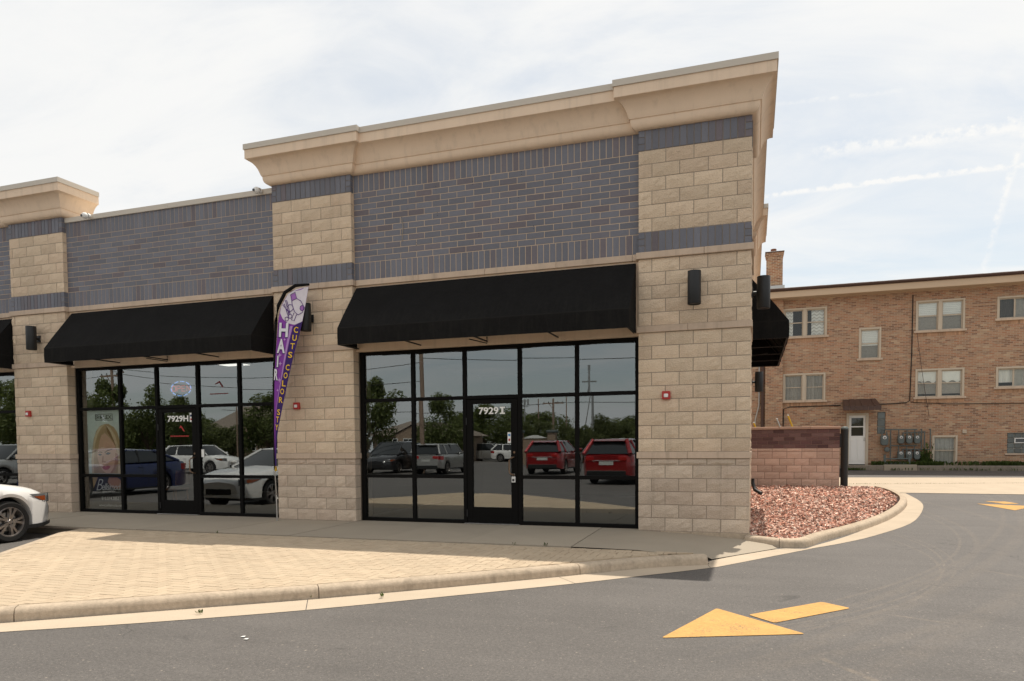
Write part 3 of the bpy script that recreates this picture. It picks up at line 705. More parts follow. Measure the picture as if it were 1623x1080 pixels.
for (x0, x1) in ((0, 1.65), (W2, W1), (-13.343, W3)):
    b = MB(); b.box(x0+.010, x1-.010, .0105, .60 if x1 < 1 else 1.64, -.02, 6.094)
    p = b.build('stone_pier', mt['mortar'], bld, loc=(x0, 0, 0)); piers.append(p)
    pier(x0, x1, p, 4, zones=ZN)
    for z0, z1, pr in ((1.1176, 1.2192, .022), (3.048, 3.1496, .022), (4.1656, 4.2672, .032)):
        xs_ = [x0-pr, (x0+x1)/2-.08+.3*(z0 > 4), x1+pr] if z0 < 4 else [x0-pr, x0+.98, x1+pr]
        for a, c_ in zip(xs_[:-1], xs_[1:]):
            b = MB(); b.box(a+.002, c_-.002, -pr, .19, z0+.002, z1-.002, ch=.005); b.build('stone_band', mt['limestone'], p)
    # soldier courses of slate brick with stacked headers at both ends
    for z0 in (4.2672, 5.7912):
        npx = 16; pt = (x1-x0)/npx
        for i in range(npx):
            xc = x0+(i+.5)*pt
            if i in (0, npx-1):
                for k in range(3): pieces.append(('brick', pt-.0112, .1016-.0112, .19, 'brick', p, (xc, .001, z0+k*.1016+.006)))
            else: pieces.append(('brick', pt-.0112, .3048-.0112, .09, 'brick', p, (xc, .001, z0+.006)))
# foundation showing under the corner pier where the walk falls away
b = MB(); b.box(.35, 1.658, -.006, .3, -.25, -.002, ch=.004); b.build('foundation', mt['kerb'], bld)

# slate brick wall panels over the shop fronts
BY = .09
panels = []
for (x0, x1, rows, ztop, sing) in ((W1, 0, 12, 6.096, True), (W3, W2, 11, 5.995, True), (-18.4, -13.343, 12, 6.096, False)):
    b = MB(); b.box(x0-.02, x1+.02, BY+.004, BY+.3, 4.2672, ztop-.002)
    p = b.build('brick_panel', mt['bmortar'], bld, loc=(x0, BY, 4.27)); panels.append(p)
    L_ = x1-x0; nl = round(L_/.3048*2)/2; pt = L_/nl
    nS = round(L_/.1016); ps_ = L_/nS
    for z0 in (4.2672, ztop-.3048):
        for i in range(nS): pieces.append(('brick', ps_-.0112, .3048-.0112, .08, 'brick', p, (x0+(i+.5)*ps_, BY, z0+.006)))
    z0 = 4.572
    for r_ in range(rows):
        x = x0; k = r_ % 2
        hgt = (ztop-.3048-4.572)/rows
        first = True
        while x < x1-.01:
            wd = pt/2 if (first and k) else pt
            wd = min(wd, x1-x); first = False
            pieces.append(('brick', wd-.0112, hgt-.0112, .08, 'brick', p, (x+wd/2, BY, z0+r_*hgt+.006))); x += wd
    xs_ = [x0+.034]
    while xs_[-1] < x1-1.2: xs_.append(xs_[-1]+1.22)
    xs_.append(x1-.034)
    for a, c_ in zip(xs_[:-1], xs_[1:]):
        b = MB(); b.box(a+.002, c_-.002, .055, .19, 4.1656+.002, 4.2672-.002, ch=.005); b.build('stone_band', mt['limestone'], p)
    b = MB(); b.box(x0, x1, .10, .3, 3.02, 4.166); b.build('lintel_wall', mt['eifs'], bld)

def pixel_size(p, wd, h):
    v = Vector(p)-Vector((1.67524, -11.04, 1.34233)); z = v.dot(fw)
    if abs(v.dot(rt)/z) > 811.5/1121.8: return 0
    return max(wd, h)*1122/z
pieces_sorted = {}
for q in pieces: pieces_sorted.setdefault(q[0], []).append(q)
for nm, qs in pieces_sorted.items():
    qs.sort(key=lambda q: -pixel_size(q[6], q[1], q[2]))
    rest = {}
    for i, (nm_, wv, h, dep, matn, par, pos) in enumerate(qs):
        if i < 300 and pixel_size(pos, wv, h) > 6:
            if nm == 'stone_block': me = block_mesh(wv, h, dep, matn)
            else:
                k = (round(wv, 3), round(h, 3), dep)
                if k not in _bm:
                    q = MB(); q.box(-wv/2, wv/2, 0, dep, 0, h, ch=.002); _bm[k] = q.mesh('brick', mt['brick'])
                me = _bm[k]
            o = inst(nm, me, par, pos)
            if nm == 'brick': o.location.y += rnd.uniform(-.0012, .0012)
        else: rest.setdefault((par, matn), []).append((wv, h, dep, pos))
    for (par, matn), lst in rest.items():
        b = MB()
        for wv, h, dep, pos in lst:
            if nm == 'stone_block':
                q = rock_block(wv, h, dep, 4, rnd.randrange(9)); b.add([(x+pos[0], y+pos[1], z+pos[2]) for x, y, z in q.v], q.f)
            else: b.box(pos[0]-wv/2, pos[0]+wv/2, pos[1], pos[1]+dep, pos[2], pos[2]+h)
        b.build(nm+'s', mt[matn], par, kind='stuff')

# right-hand side wall round the corner: blocks on the corner pier, brick wall, second pier
b = MB()
for (x_, y0, y1) in ((1.65, .19, 1.65), (1.65, 6.55, 8.2)):
    for (z0, rows, h, matn, ph) in ZN:
        for r_ in range(rows):
            y = y0; first = True
            while y < y1-.02:
                wd = .2063 if (first and (r_+ph) % 2) else .4126
                wd = min(wd, y1-y); q = rock_block(wd-JT, h-JT, .16, 4, rnd.randrange(9))
                b.add([(x_-vy, y+wd/2+vx, z0+r_*h+JT/2+vz) for vx, vy, vz in q.v], q.f); y += wd; first = False
side = empty('side_wall', None, None, (1.6, 4, 0)); side.parent = bld
b.build('stone_blocks', mt['block'], side, kind='stuff')
b = MB(); b.box(1.0, 1.64, 6.57, 8.18, -.1, 6.09); b.box(1.2, 1.56, 1.64, 6.58, -.1, 6.09); b.box(1.2, 1.56, 8.17, 16, -.1, 6.09); b.build('side_masonry', mt['bmortar'], side)
b = MB()
for (x_, y0, y1, zs) in ((1.652, .19, 1.65, (4.2672, 5.7912)), (1.652, 6.55, 8.2, (4.2672, 5.7912)), (1.563, 1.66, 6.54, (4.2672, 5.7912)), (1.563, 8.21, 15.9, (4.2672, 5.7912))):
    nb_ = round((y1-y0)/.1016); pt = (y1-y0)/nb_
    for z0 in zs:
        for i in range(nb_): b.box(x_-.05, x_, y0+i*pt+.0045, y0+(i+1)*pt-.0045, z0+.0045, z0+.3)
for (y0, y1) in ((1.66, 6.54), (8.21, 15.9)):
    nb_ = round((y1-y0)/.3048); pt = (y1-y0)/nb_
    for r_ in range(12):
        for i in range(-1, nb_):
            ya, yb = max(y0, y0+(i+.5*(r_ % 2))*pt+.0045), min(y1, y0+(i+1+.5*(r_ % 2))*pt-.0045)
            if yb-ya > .03: b.box(1.513, 1.563, ya, yb, 4.572+r_*.1016+.0045, 4.572+(r_+1)*.1016-.0045)
b.build('bricks', mt['brick'], side, kind='stuff')
b = MB()
for z0, z1, pr in ((1.1176, 1.2192, .022), (3.048, 3.1496, .022), (4.1656, 4.2672, .032)):
    b.box(1.5, 1.65+pr, .192, 1.65+pr, z0+.002, z1-.002, ch=.005); b.box(1.5, 1.65+pr, 6.55-pr, 8.2+pr, z0+.002, z1-.002, ch=.005)
b.build('stone_band', mt['limestone'], side)

# cornices
CP = [(-.2, 6.0935), (.030, 6.098), (.066, 6.115), (.092, 6.145), (.104, 6.185), (.107, 6.238), (.122, 6.240), (.128, 6.262), (.134, 6.272), (.142, 6.30), (.160, 6.35), (.190, 6.405), (.232, 6.455), (.280, 6.490), (.318, 6.503), (.318, 6.662), (0, 6.662)]
CC = [(.318, 6.664), (.336, 6.660), (.336, 6.755), (.325, 6.759), (0, 6.759)]
def cornice(paths, label=None):
    o = empty('cornice', None, None, (paths[0][0][0], 0, 6.1)); o.parent = bld
    for k, pth in enumerate(paths):
        dz_ = -.004*(k % 2)
        b = MB(); sweep([(a, z+dz_) for a, z in CP], pth, b); b.build('stucco_moulding', mt['eifs'], o, smooth=28)
        b = MB(); sweep([(a, z+dz_) for a, z in CC], pth, b); b.build('metal_coping', mt['cap'], o)
cornice([[(0, .35), (0, 0), (1.65, 0), (1.65, 1.65), (1.3, 1.65)], [(W1-.3, BY), (.3, BY)], [(1.55, 1.4), (1.55, 6.8)],
         [(1.3, 6.55), (1.65, 6.55), (1.65, 8.2), (1.3, 8.2)], [(1.55, 8.0), (1.55, 15.9)]])
cornice([[(W2, .62), (W2, 0), (W1, 0), (W1, .35)]])
cornice([[(-13.343, .35), (-13.343, 0), (W3, 0), (W3, .62)], [(-18.4, BY), (-13.1, BY)]])
b = MB(); sweep([(-.3, 5.99), (.028, 5.99), (.030, 5.995), (.030, 6.085), (.02, 6.09), (-.3, 6.092)], [(W3+.004, BY), (-9.12, BY)], b); sweep([(-.3, 5.99), (.028, 5.99), (.030, 5.995), (.030, 6.085), (.02, 6.09), (-.3, 6.092)], [(-9.115, BY), (W2-.004, BY)], b)
b.build('parapet_coping', mt['cap'], bld)
# roofs and the shell behind the parapets
b = MB(); b.box(W2+.01, 1.20, .4, 15.9, 5.2, 5.4); b.box(W3, W2+.01, .4, 15.9, 5.1, 5.3); b.box(-18.4, W3, .4, 15.9, 5.2, 5.4)
b.box(W2+.0, 1.3, .3, .45, 5.4, 6.745); b.box(-18.4, W3, .3, .45, 5.4, 6.745); b.box(1.2, 1.4, .45, 15.9, 5.4, 6.745); b.box(W3, W2, .3, .45, 5.3, 6.08)
b.box(W2+.01, W2+.15, .45, .6, 5.4, 6.745)
b.build('roof', mt['cap'], bld)
b = MB(); b.box(-18.4, 1.2, 15.8, 16, -.1, 5.2); b.build('rear_wall', mt['eifs'], bld)
# shop interiors
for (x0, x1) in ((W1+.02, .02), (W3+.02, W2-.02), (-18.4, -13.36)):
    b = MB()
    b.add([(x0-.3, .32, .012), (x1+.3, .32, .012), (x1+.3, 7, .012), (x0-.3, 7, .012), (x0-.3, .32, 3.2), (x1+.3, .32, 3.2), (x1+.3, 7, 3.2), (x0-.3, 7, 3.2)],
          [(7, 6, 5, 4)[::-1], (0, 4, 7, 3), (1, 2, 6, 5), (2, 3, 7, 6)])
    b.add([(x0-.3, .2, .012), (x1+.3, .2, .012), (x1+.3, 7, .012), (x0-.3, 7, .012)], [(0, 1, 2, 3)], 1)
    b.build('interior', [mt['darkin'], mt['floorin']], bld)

# shop fronts: black frames, panes, doors
FY0, FY1 = .185, .30
def front(x0, x1, mull, door, z_tr=2.155, z_lo=.805, ztop=3.015):
    o = empty('shop_front', None, None, ((x0+x1)/2, .2, 0)); o.parent = bld
    b = MB(); fw_ = .032
    b.box(x0, x1, FY0, FY1, ztop-.055, ztop, ch=.003)
    dx0, dx1 = door
    b.box(x0, dx0, FY0, FY1, .0, .062, ch=.003); b.box(dx1, x1, FY0, FY1, .0, .062, ch=.003)
    b.box(x0, x0+.075, FY0+.001, FY1, .06, ztop-.054, ch=.003); b.box(x1-.065, x1, FY0+.001, FY1, .06, ztop-.054, ch=.003)
    for mx in mull: b.box(mx-fw_, mx+fw_, FY0+.002, FY1, 0.0 if mx in (mull[1], mull[2]) else .06, ztop-.054, ch=.003)
    xs_ = [x0+.07]+list(mull)+[x1-.06]
    for i, (a, c_) in enumerate(zip(xs_[:-1], xs_[1:])):
        b.box(a, c_, FY0+.004, FY1-.01, z_tr-.03, z_tr+.03, ch=.003)
        if i != 2: b.box(a, c_, FY0+.004, FY1-.01, z_lo-.03, z_lo+.03, ch=.003)
    b.build('frame', mt['black'], o)
    for i, (a, c_) in enumerate(zip(xs_[:-1], xs_[1:])):
        rows = [(z_tr+.02, ztop-.04)]+([] if i == 2 else [(z_lo+.02, z_tr-.02), (.05, z_lo-.02)])
        for z0, z1 in rows:
            q = MB(); ty, tx = rnd.uniform(-.0035, .0035), rnd.uniform(-.0025, .0025)
            q.add([(a, .225-ty, z0), (c_, .225+ty, z0), (c_, .225+ty+tx, z1), (a, .225-ty+tx, z1)], [(0, 1, 2, 3)]); q.build('pane', mt['glass'], o)
    # the door leaf
    d_ = empty('shop_door', None, None, (dx0, .2, 0)); d_.parent = bld
    b = MB(); a, c_ = dx0+.006, dx1-.006; zt = z_tr-.038
    b.box(a, a+.098, .192, .245, .022, zt, ch=.003); b.box(c_-.118, c_, .192, .245, .022, zt, ch=.003)
    b.box(a+.098, c_-.118, .193, .244, zt-.075, zt, ch=.003); b.box(a+.098, c_-.118, .193, .244, .022, .285, ch=.003)
    b.build('door_leaf', mt['black'], d_)
    q = MB(); q.add([(a+.09, .226, .27), (c_-.11, .2265, .27), (c_-.11, .2275, zt-.06), (a+.09, .227, zt-.06)], [(0, 1, 2, 3)]); q.build('pane', mt['glass'], d_)
    q = MB(); q.box(dx0-.03, dx1+.03, .12, .3, .001, .018, ch=.004); q.build('threshold', mt['steel'], d_)
    hx = c_-.058
    q = MB(); q.tube([(hx, .19, 1.145), (hx, .13, 1.14), (hx-.045, .125, 1.12), (hx-.07, .125, 1.09), (hx-.07, .125, .89), (hx-.045, .125, .86), (hx, .13, .84), (hx, .19, .835)], .013, 8); q.build('handle', mt['bronze'], d_, smooth=60)
    q = MB(); q.lathe([(0, -.012), (.018, -.012), (.02, 0)], (hx, .192, 1.22), 'y', 12); q.build('lock', mt['bronze'], d_, smooth=40)
    for z in (.18, 1.75):
        q = MB(); q.tube([(a-.004, .186, z-.06), (a-.004, .186, z+.06)], .011, 8); q.build('hinge', mt['blackm'], d_, smooth=50)
    return o, d_
sf1, door1 = front(W1+.015, -.01, (-3.958, -2.982, -1.993, -1.018), (-2.95, -2.025))
sf2, door2 = front(W3+.015, W2-.01, (-10.632, -9.672, -8.647, -7.652), (-9.64, -8.679), z_lo=.77)
sf3, door3 = front(-18.38, -13.36, (-17.4, -16.4, -15.4, -14.36), (-16.37, -15.43), z_lo=.77)
# door lettering, stickers and lock box
b = MB(); put_text(b, '7929', -2.735, -2.375, 1.865, 1.985, .218, bold=.035, space=1.0)
put_text(b, 'I', -2.325, -2.287, 1.865, 1.985, .218, bold=.03)
for z in (1.865, 1.963): b.add([(-2.352, .2178, z), (-2.26, .2178, z), (-2.26, .2178, z+.022), (-2.352, .2178, z+.022)], [(0, 1, 2, 3)])
b.build('door_number', mt['vinyl'], door1)
b = MB(); put_text(b, '7929H', -9.425, -8.905, 1.855, 1.975, .218, bold=.035); b.build('door_number', mt['vinyl'], door2)
b = MB(); b.box(-2.215, -2.155, .214, .218, 1.375, 1.555); b.box(-2.205, -2.165, .2125, .2138, 1.49, 1.53, 1); b.box(-2.2, -2.17, .2125, .2138, 1.41, 1.45, 2); b.build('sticker', [mt['vinyl'], M('sticker_blue', (.1, .3, .6)), mt['red']], door1)
b = MB(); b.box(-8.865, -8.80, .214, .218, 1.845, 2.025); b.box(-8.855, -8.81, .2125, .2138, 1.95, 1.99, 1); b.box(-8.85, -8.815, .2125, .2138, 1.88, 1.915, 2); b.build('sticker', [mt['vinyl'], mt['cblue'], mt['red']], door2)
b = MB(); b.box(-2.135, -2.07, .165, .192, .715, .815, ch=.006); b.box(-2.12, -2.085, .160, .1655, .735, .775, 1); b.tube([(-2.122, .178, .81), (-2.122, .178, .86), (-2.083, .178, .86), (-2.083, .178, .81)], .006, 6, 2)
b.build('lock_box', [mt['white'], mt['blackm'], mt['steel']], door1)
# small red shop mark and illegible lines under the left number
b = MB(); y_ = .2178
b.add([(-9.14, y_, 1.72), (-9.10, y_, 1.78), (-9.07, y_, 1.76), (-9.0, y_, 1.66), (-9.03, y_, 1.66), (-9.09, y_, 1.74)], [(0, 5, 1), (1, 5, 2), (2, 5, 4, 3)])
for k in range(11): b.add([(-9.36+k*.042, y_, 1.555), (-9.33+k*.042, y_, 1.555), (-9.33+k*.042, y_, 1.58), (-9.36+k*.042, y_, 1.58)], [(0, 1, 2, 3)])
b.build('shop_mark', mt['red'], door2)
b = MB(); y_ = .2178
b.add([(-8.25, y_, 2.56), (-8.13, y_, 2.63), (-8.03, y_, 2.5), (-8.07, y_, 2.5), (-8.13, y_, 2.59)], [(0, 4, 1), (1, 4, 3, 2)])
for k in range(11): b.add([(-8.36+k*.04, y_, 2.37), (-8.33+k*.04, y_, 2.37), (-8.33+k*.04, y_, 2.39), (-8.36+k*.04, y_, 2.39)], [(0, 1, 2, 3)])
b.build('shop_mark', M('faint_red', (.18, .045, .045), .6), sf2)
b = MB(); b.box(-8.60, -8.535, .213, .217, 1.15, 1.30); b.build('sticker', mt['vinyl'], sf2)
b = MB(); put_text(b, 'L203994AL', -9.28, -8.84, 1.30, 1.375, .2178); b.build('small_lettering', mt['blackm'], door2)

# lit panel in the ceiling and a chair inside the left shop
def ceil_panel(x, y, label):
    o = empty('ceiling_light', label, 'light', (x, y, 3.15)); b = MB(); b.box(x-.32, x+.32, y-.17, y+.17, 3.13, 3.19, ch=.005); b.build('light_frame', mt['white'], o)
    b = MB(); b.box(x-.29, x+.29, y-.14, y+.14, 3.122, 3.1295); b.build('diffuser', M('lit_diffuser', (.8, .8, .78), emit=((1, .96, .88), .9)), o)
ceil_panel(-9.0, 1.7, 'lit ceiling panel showing in the top pane right of the OPEN sign')
ch = empty('chair', 'brown bentwood chair behind the glass left of the 7929H door', 'chair', (-10.0, .95, .012))
b = MB(); b.box(-10.22, -9.80, .75, 1.15, .44, .475, ch=.012); b.build('seat', mt['wood'], ch)
b = MB(); pts = [(-9.78+.06*math.cos(t_)-.02, .95+.21*math.sin(t_), .70+.0) for t_ in [i*.3-1.5 for i in range(11)]]
for i in range(len(pts)-1):
    (xa, ya, _), (xb, yb, _) = pts[i], pts[i+1]; b.add([(xa, ya, .56), (xb, yb, .56), (xb+.03, yb, .86), (xa+.03, ya, .86)], [(0, 1, 2, 3)])
b.build('backrest', mt['wood'], ch, smooth=True)
for sx in (-10.19, -9.83):
    for sy in (.79, 1.11):
        b = MB(); b.tube([(sx, sy, .45), (sx+(.03 if sx > -10 else -.03), sy, .012)], [.018, .013], 8); b.build('leg', mt['wood'], ch, smooth=50)

# ------------------------------------------------------------------ awnings
def awning(x0, x1, label, front_y=-.56, place=None):
    """place maps local (x, y, z) to the world; local wall plane is y=BY"""
    T = place or (lambda p: p)
    zt, zf, zb = 4.135, 3.335, 3.055
    o = empty('awning', label, 'awning', T(((x0+x1)/2, BY, zb)), group='black fabric awnings over the shop fronts')
    b = MB(); nx = 24; prof = [(BY-.012, zt), (BY-.012-.33*(BY-front_y), zt-.33*(zt-zf)), (BY-.012-.67*(BY-front_y), zt-.67*(zt-zf)), (front_y, zf), (front_y-.004, (zf+zb)/2), (front_y, zb)]
    for i in range(nx+1):
        x = x0+(x1-x0)*i/nx; sag = .012*abs(math.sin(math.pi*4*i/nx))
        for k, (y, z) in enumerate(prof):
            q = sag if k in (1, 2) else 0; wob = .004*math.sin(i*1.9+k) if 0 < k < 5 else .005*math.sin(i*1.3) if k == 5 else 0
            b.v.append(T((x, y+q*.7+wob*.5, z-q*.6+wob)))
    n_ = len(prof)
    for i in range(nx):
        for k in range(n_-1): b.f.append((i*n_+k, i*n_+k+1, (i+1)*n_+k+1, (i+1)*n_+k)); b.mi.append(0)
    e0 = [i for i in range(n_)]; b.v += [T((x0, BY-.012, zb)), T((x1, BY-.012, zb))]; N = len(b.v)
    b.f += [tuple([N-2]+e0[::-1]), tuple([N-1]+[nx*n_+k for k in range(n_)])]; b.mi += [0, 0]
    b.build('canopy', mt['awning'], o, smooth=25)
    b = MB(); m_ = 5
    for i in range(m_):
        x = x0+.03+(x1-x0-.06)*i/(m_-1)
        b.tube([T((x, BY-.02, zb+.012)), T((x, front_y+.02, zb+.012))], .013, 6); b.tube([T((x, BY-.02, zt-.03)), T((x, front_y+.02, zf-.02)), T((x, front_y+.02, zb+.01))], .012, 6)
        if i == 2: b.tube([T((x-.18, front_y+.28, zb+.012)), T((x, BY-.03, zb-.02)), T((x, BY-.03, zb+.09))], .009, 6)
    b.tube([T((x0+.02, front_y+.02, zb+.012)), T((x1-.02, front_y+.02, zb+.012))], .013, 6)
    b.build('awning_frame', mt['blackm'], o)
    return o
awning(W1+.035, -.045, 'black fabric awning over the 7929I shop front, beside the corner pier')
awning(W3+.09, W2-.07, 'black fabric awning over the 7929H shop front, left of the feather flag')
awning(-18.3, -13.40, 'black awning cut off by the left picture edge, left of the far pier')
awning(1.4, 5.93, 'black side awning round the corner, seen end on beside the brick house', place=lambda p: (1.568+(BY-p[1])*1.02, p[0], p[2]))

# ------------------------------------------------------------------ wall lamps, alarms, cameras
def sconce(x, y, nx, ny, z0, label):
    o = empty('wall_lamp', label, 'wall lamp', (x, y, z0), group='black cylinder wall lamps')
    cx_, cy_ = x+nx*.17, y+ny*.17; h = .485
    b = MB(); b.lathe([(0, h-.012), (.08, h-.012), (.094, h), (.097, h-.005), (.097, .005), (.094, 0), (.08, .012), (0, .012)], (cx_, cy_, z0), 'z', 28); b.build('lamp_body', mt['blackm'], o, smooth=35)
    b = MB(); b.tube([(x+nx*.01, y+ny*.01, z0+.24), (cx_-nx*.08, cy_-ny*.08, z0+.24)], .03, 10)
    if nx: b.box(x-.0, x+.02, y-.06, y+.06, z0+.17, z0+.31, ch=.004)
    else: b.box(x-.06, x+.06, y-.02, y, z0+.17, z0+.31, ch=.004)
    b.build('bracket', mt['blackm'], o); return o
sconce(.85, .0, 0, -1, 3.40, 'black cylinder wall lamp high on the corner pier beside 7929I')
sconce(-5.87, .0, 0, -1, 3.40, 'black cylinder wall lamp partly behind the feather flag')
sconce(-12.57, .0, 0, -1, 3.40, 'black cylinder wall lamp on the far left pier')
sconce(1.655, .55, 1, 0, 3.40, 'black cylinder wall lamp on the side wall before the side awning')
sconce(1.655, 7.4, 1, 0, 2.6, 'small dark wall lamp under the far end of the side awning')
for x, lab in ((.43, 'red fire alarm strobe on the corner pier right of 7929I'), (-6.2, 'red fire alarm strobe on the pier beside the feather flag'), (-12.93, 'red fire alarm strobe on the far left pier')):
    o = empty('fire_alarm', lab, 'fire alarm', (x, 0, 2.02), group='red fire alarm strobes on the piers')
    b = MB(); b.box(x-.062, x+.062, -.05, .01, 2.02, 2.145, ch=.008); b.build('alarm_body', mt['red'], o)
    b = MB(); b.box(x-.032, x+.032, -.066, -.049, 2.05, 2.105, ch=.008); b.build('strobe_lens', mt['white'], o)
for x, lab in ((-11.1, 'white dome camera under the stucco cornice of the far left pier'), (-6.93, 'white dome camera on the low coping beside the tall cornice')):
    o = empty('security_camera', lab, 'camera', (x, BY-.03, 6.04), group='white dome cameras on the parapet')
    b = MB(); b.lathe([(0, -.02), (.045, -.02), (.05, -.06), (.045, -.075)], (x, BY-.03, 6.045), 'y', 16); b.build('mount', mt['white'], o, smooth=40)
    b = MB(); b.lathe([(.001, .062), (.03, .055), (.055, .03), (.062, 0), (.055, -.03), (.03, -.055), (.001, -.062)], (x-.012, BY-.15, 6.03), 'z', 16); b.build('camera_ball', mt['white'], o, smooth=60)
    b = MB(); b.lathe([(0, -.012), (.024, -.012), (.026, 0)], (x-.03, BY-.205, 6.02), 'y', 12); b.build('lens', mt['cglass'], o, smooth=40)
# loose wire and drill holes left by an old sign on the brick panel
o = empty('loose_wire', 'thin grey wire hanging from the blank slate brick wall', 'wire', (-4.06, BY, 5.2))
b = MB(); b.tube([(-4.07, BY+.01, 5.27), (-4.06, BY-.02, 5.22), (-4.045, BY-.008, 5.12), (-4.06, BY-.006, 5.0), (-4.065, BY-.008, 4.86)], .005, 6); b.build('cable', mt['conc'], o)
b = MB()
for x, z in ((-4.07, 5.275), (-3.42, 5.72), (-2.75, 5.72), (-1.9, 5.77), (-3.4, 5.28), (-2.95, 5.1), (-2.1, 5.36), (-1.95, 5.36), (-1.2, 5.55), (-.95, 5.55), (-3.8, 4.82), (-2.65, 4.86), (-1.7, 4.88), (-3.7, 4.35), (-.45, 5.6), (-2.3, 5.05)):
    for dz_ in (0, -.045): b.lathe([(0, -.0005), (.007, -.0005)], (x, BY-.001, z+dz_), 'y', 8)
b.build('drill_holes', mt['blackm'], panels[0], kind='stuff')

# ------------------------------------------------------------------ OPEN sign
o = empty('open_sign', 'oval neon OPEN sign with red letters and blue dots in the left shop', 'neon sign', (-9.125, .29, 2.35))
b = MB(); b.prism([(-9.125+.295*math.cos(i*math.pi/16), 2.515+.178*math.sin(i*math.pi/16)) for i in range(32)], .285, .295, 'xz'); b.build('sign_plate', M('sign_plate', (.09, .12, .13), .3), o)
red_e = M('red_neon', (.5, .1, .1), emit=((1, .22, .17), .25)); blu_e = M('blue_neon', (.1, .2, .6), emit=((.22, .45, 1), .6))
b = MB(); letters = {'O': [[(0, .3), (.08, .08), (.3, 0), (.52, .08), (.6, .3), (.6, .7), (.52, .92), (.3, 1), (.08, .92), (0, .7), (0, .3)]], 'P': [[(0, 0), (0, 1), (.4, 1), (.55, .88), (.55, .6), (.4, .48), (0, .48)]], 'E': [[(.5, 0), (0, 0), (0, 1), (.5, 1)], [(0, .5), (.42, .5)]], 'N': [[(0, 0), (0, 1), (.55, 0), (.55, 1)]]}
x = -9.345
for c_ in 'OPEN':
    for st in letters[c_]: b.tube([(x+u*.155, .278, 2.462+v*.108) for u, v in st], .0075, 6)
    x += .122
b.build('letters', red_e, o)
b = MB()
for i in range(40):
    if i % 4 == 3: continue
    a = i*math.pi/20; b.lathe([(.001, -.012), (.010, -.008), (.012, 0)], (-9.125+.245*math.cos(a), .283, 2.515+.142*math.sin(a)), 'y', 8)
b.build('dot_ring', blu_e, o)
b = MB(); b.tube([(-9.22, .29, 2.68), (-9.28, .29, 2.97)], .002, 5); b.tube([(-9.03, .29, 2.68), (-8.97, .29, 2.97)], .002, 5); b.build('hanging_wire', mt['wire'], o)

# ------------------------------------------------------------------ poster in the left window
po = empty('window_poster', 'tall beauty poster of a blonde woman behind the leftmost panes', 'poster', (-11.12, .25, .06))
fx = lambda X: -11.57+(X-78)*.00402
fz = lambda Y: 2.12-(Y-355)*.003085
def pp(poly, y, name, matn, par=po):
    b = MB(); b.prism([(fx(a), fz(c_)) for a, c_ in poly], y, y+.0012, 'xz'); return b.build(name, matn, par)
b = MB(); b.box(-11.61, -10.70, .262, .266, .05, .79); b.box(-11.61, -10.70, .2625, .2665, .7905, 2.135, 1)
b.build('backing', [M('poster_dark', (.055, .050, .047), .5), M('poster_pale', (.74, .80, .75), .5)], po)
hair = M('poster_hair', (.58, .41, .24), .6, noise=(9, .25)); hairl = M('poster_hair_light', (.82, .66, .45), .6, noise=(22, .2)); haird = M('poster_hair_dark', (.32, .19, .10), .6, noise=(22, .25)); skin = M('poster_skin', (.80, .54, .40), .6); skd = M('poster_skin_shadow', (.56, .31, .21), .6); dk = M('poster_dark_print', (.04, .035, .035), .6); lip = M('poster_lips', (.50, .13, .13), .5); iris = M('poster_iris', (.17, .22, .22), .4)
pp([(185, 446), (215, 446), (248, 466), (272, 505), (288, 570), (294, 660), (298, 780), (92, 780), (88, 700), (98, 620), (110, 545), (130, 490), (155, 458)], .2590, 'hair', hair)
pp([(188, 505), (220, 540), (252, 590), (270, 650), (268, 705), (250, 750), (226, 778), (190, 780), (163, 758), (142, 715), (130, 660), (130, 605), (145, 552), (165, 520)], .2560, 'face', skin)
pp([(190, 448), (168, 465), (138, 515), (116, 590), (106, 680), (104, 778), (92, 778), (90, 690), (102, 600), (120, 520), (150, 465)], .2572, 'hair_strand', hairl)
pp([(192, 452), (172, 500), (150, 560), (134, 640), (128, 700), (132, 778), (116, 778), (114, 690), (122, 600), (140, 530), (165, 478)], .2545, 'hair_strand', hair)
pp([(196, 452), (225, 470), (256, 520), (276, 590), (284, 680), (288, 778), (268, 778), (274, 700), (268, 630), (248, 560), (220, 505)], .2546, 'hair_strand', hairl)
pp([(196, 450), (205, 500), (228, 540), (256, 588), (262, 600), (250, 560), (226, 500)], .2530, 'hair_strand', haird)
pp([(255, 640), (272, 650), (270, 706), (252, 748), (228, 777), (215, 779), (240, 742), (252, 700)], .2535, 'cheek_shadow', skd)
for (poly, nm, mm) in (([(136, 640), (150, 630), (168, 634), (166, 640), (150, 637)], 'eyebrow', haird), ([(183, 634), (205, 620), (235, 612), (236, 618), (206, 628), (186, 641)], 'eyebrow', haird),
                       ([(138, 652), (150, 645), (166, 651), (152, 659)], 'eye', dk), ([(188, 648), (205, 636), (226, 640), (208, 653)], 'eye', dk),
                       ([(147, 652), (152, 648), (157, 652), (152, 656)], 'iris', iris), ([(201, 645), (207, 639), (214, 644), (207, 650)], 'iris', iris),
                       ([(170, 660), (176, 664), (170, 700), (162, 698)], 'nose_shadow', skd), ([(162, 699), (175, 694), (190, 697), (188, 706), (174, 704), (165, 708)], 'nose', skd),
                       ([(163, 738), (176, 728), (188, 732), (202, 726), (222, 734), (205, 752), (186, 756), (172, 750)], 'lips', lip)):
    pp(poly, .2515 if nm != 'iris' else .2500, nm, mm)
pp([(205, 806), (262, 806), (292, 830), (296, 870), (262, 884), (214, 870), (196, 836)], .2590, 'shoulder', skd)
pp([(92, 806), (130, 806), (112, 850), (96, 880)], .2590, 'hair_strand', hair)
b = MB(); y_ = .2560
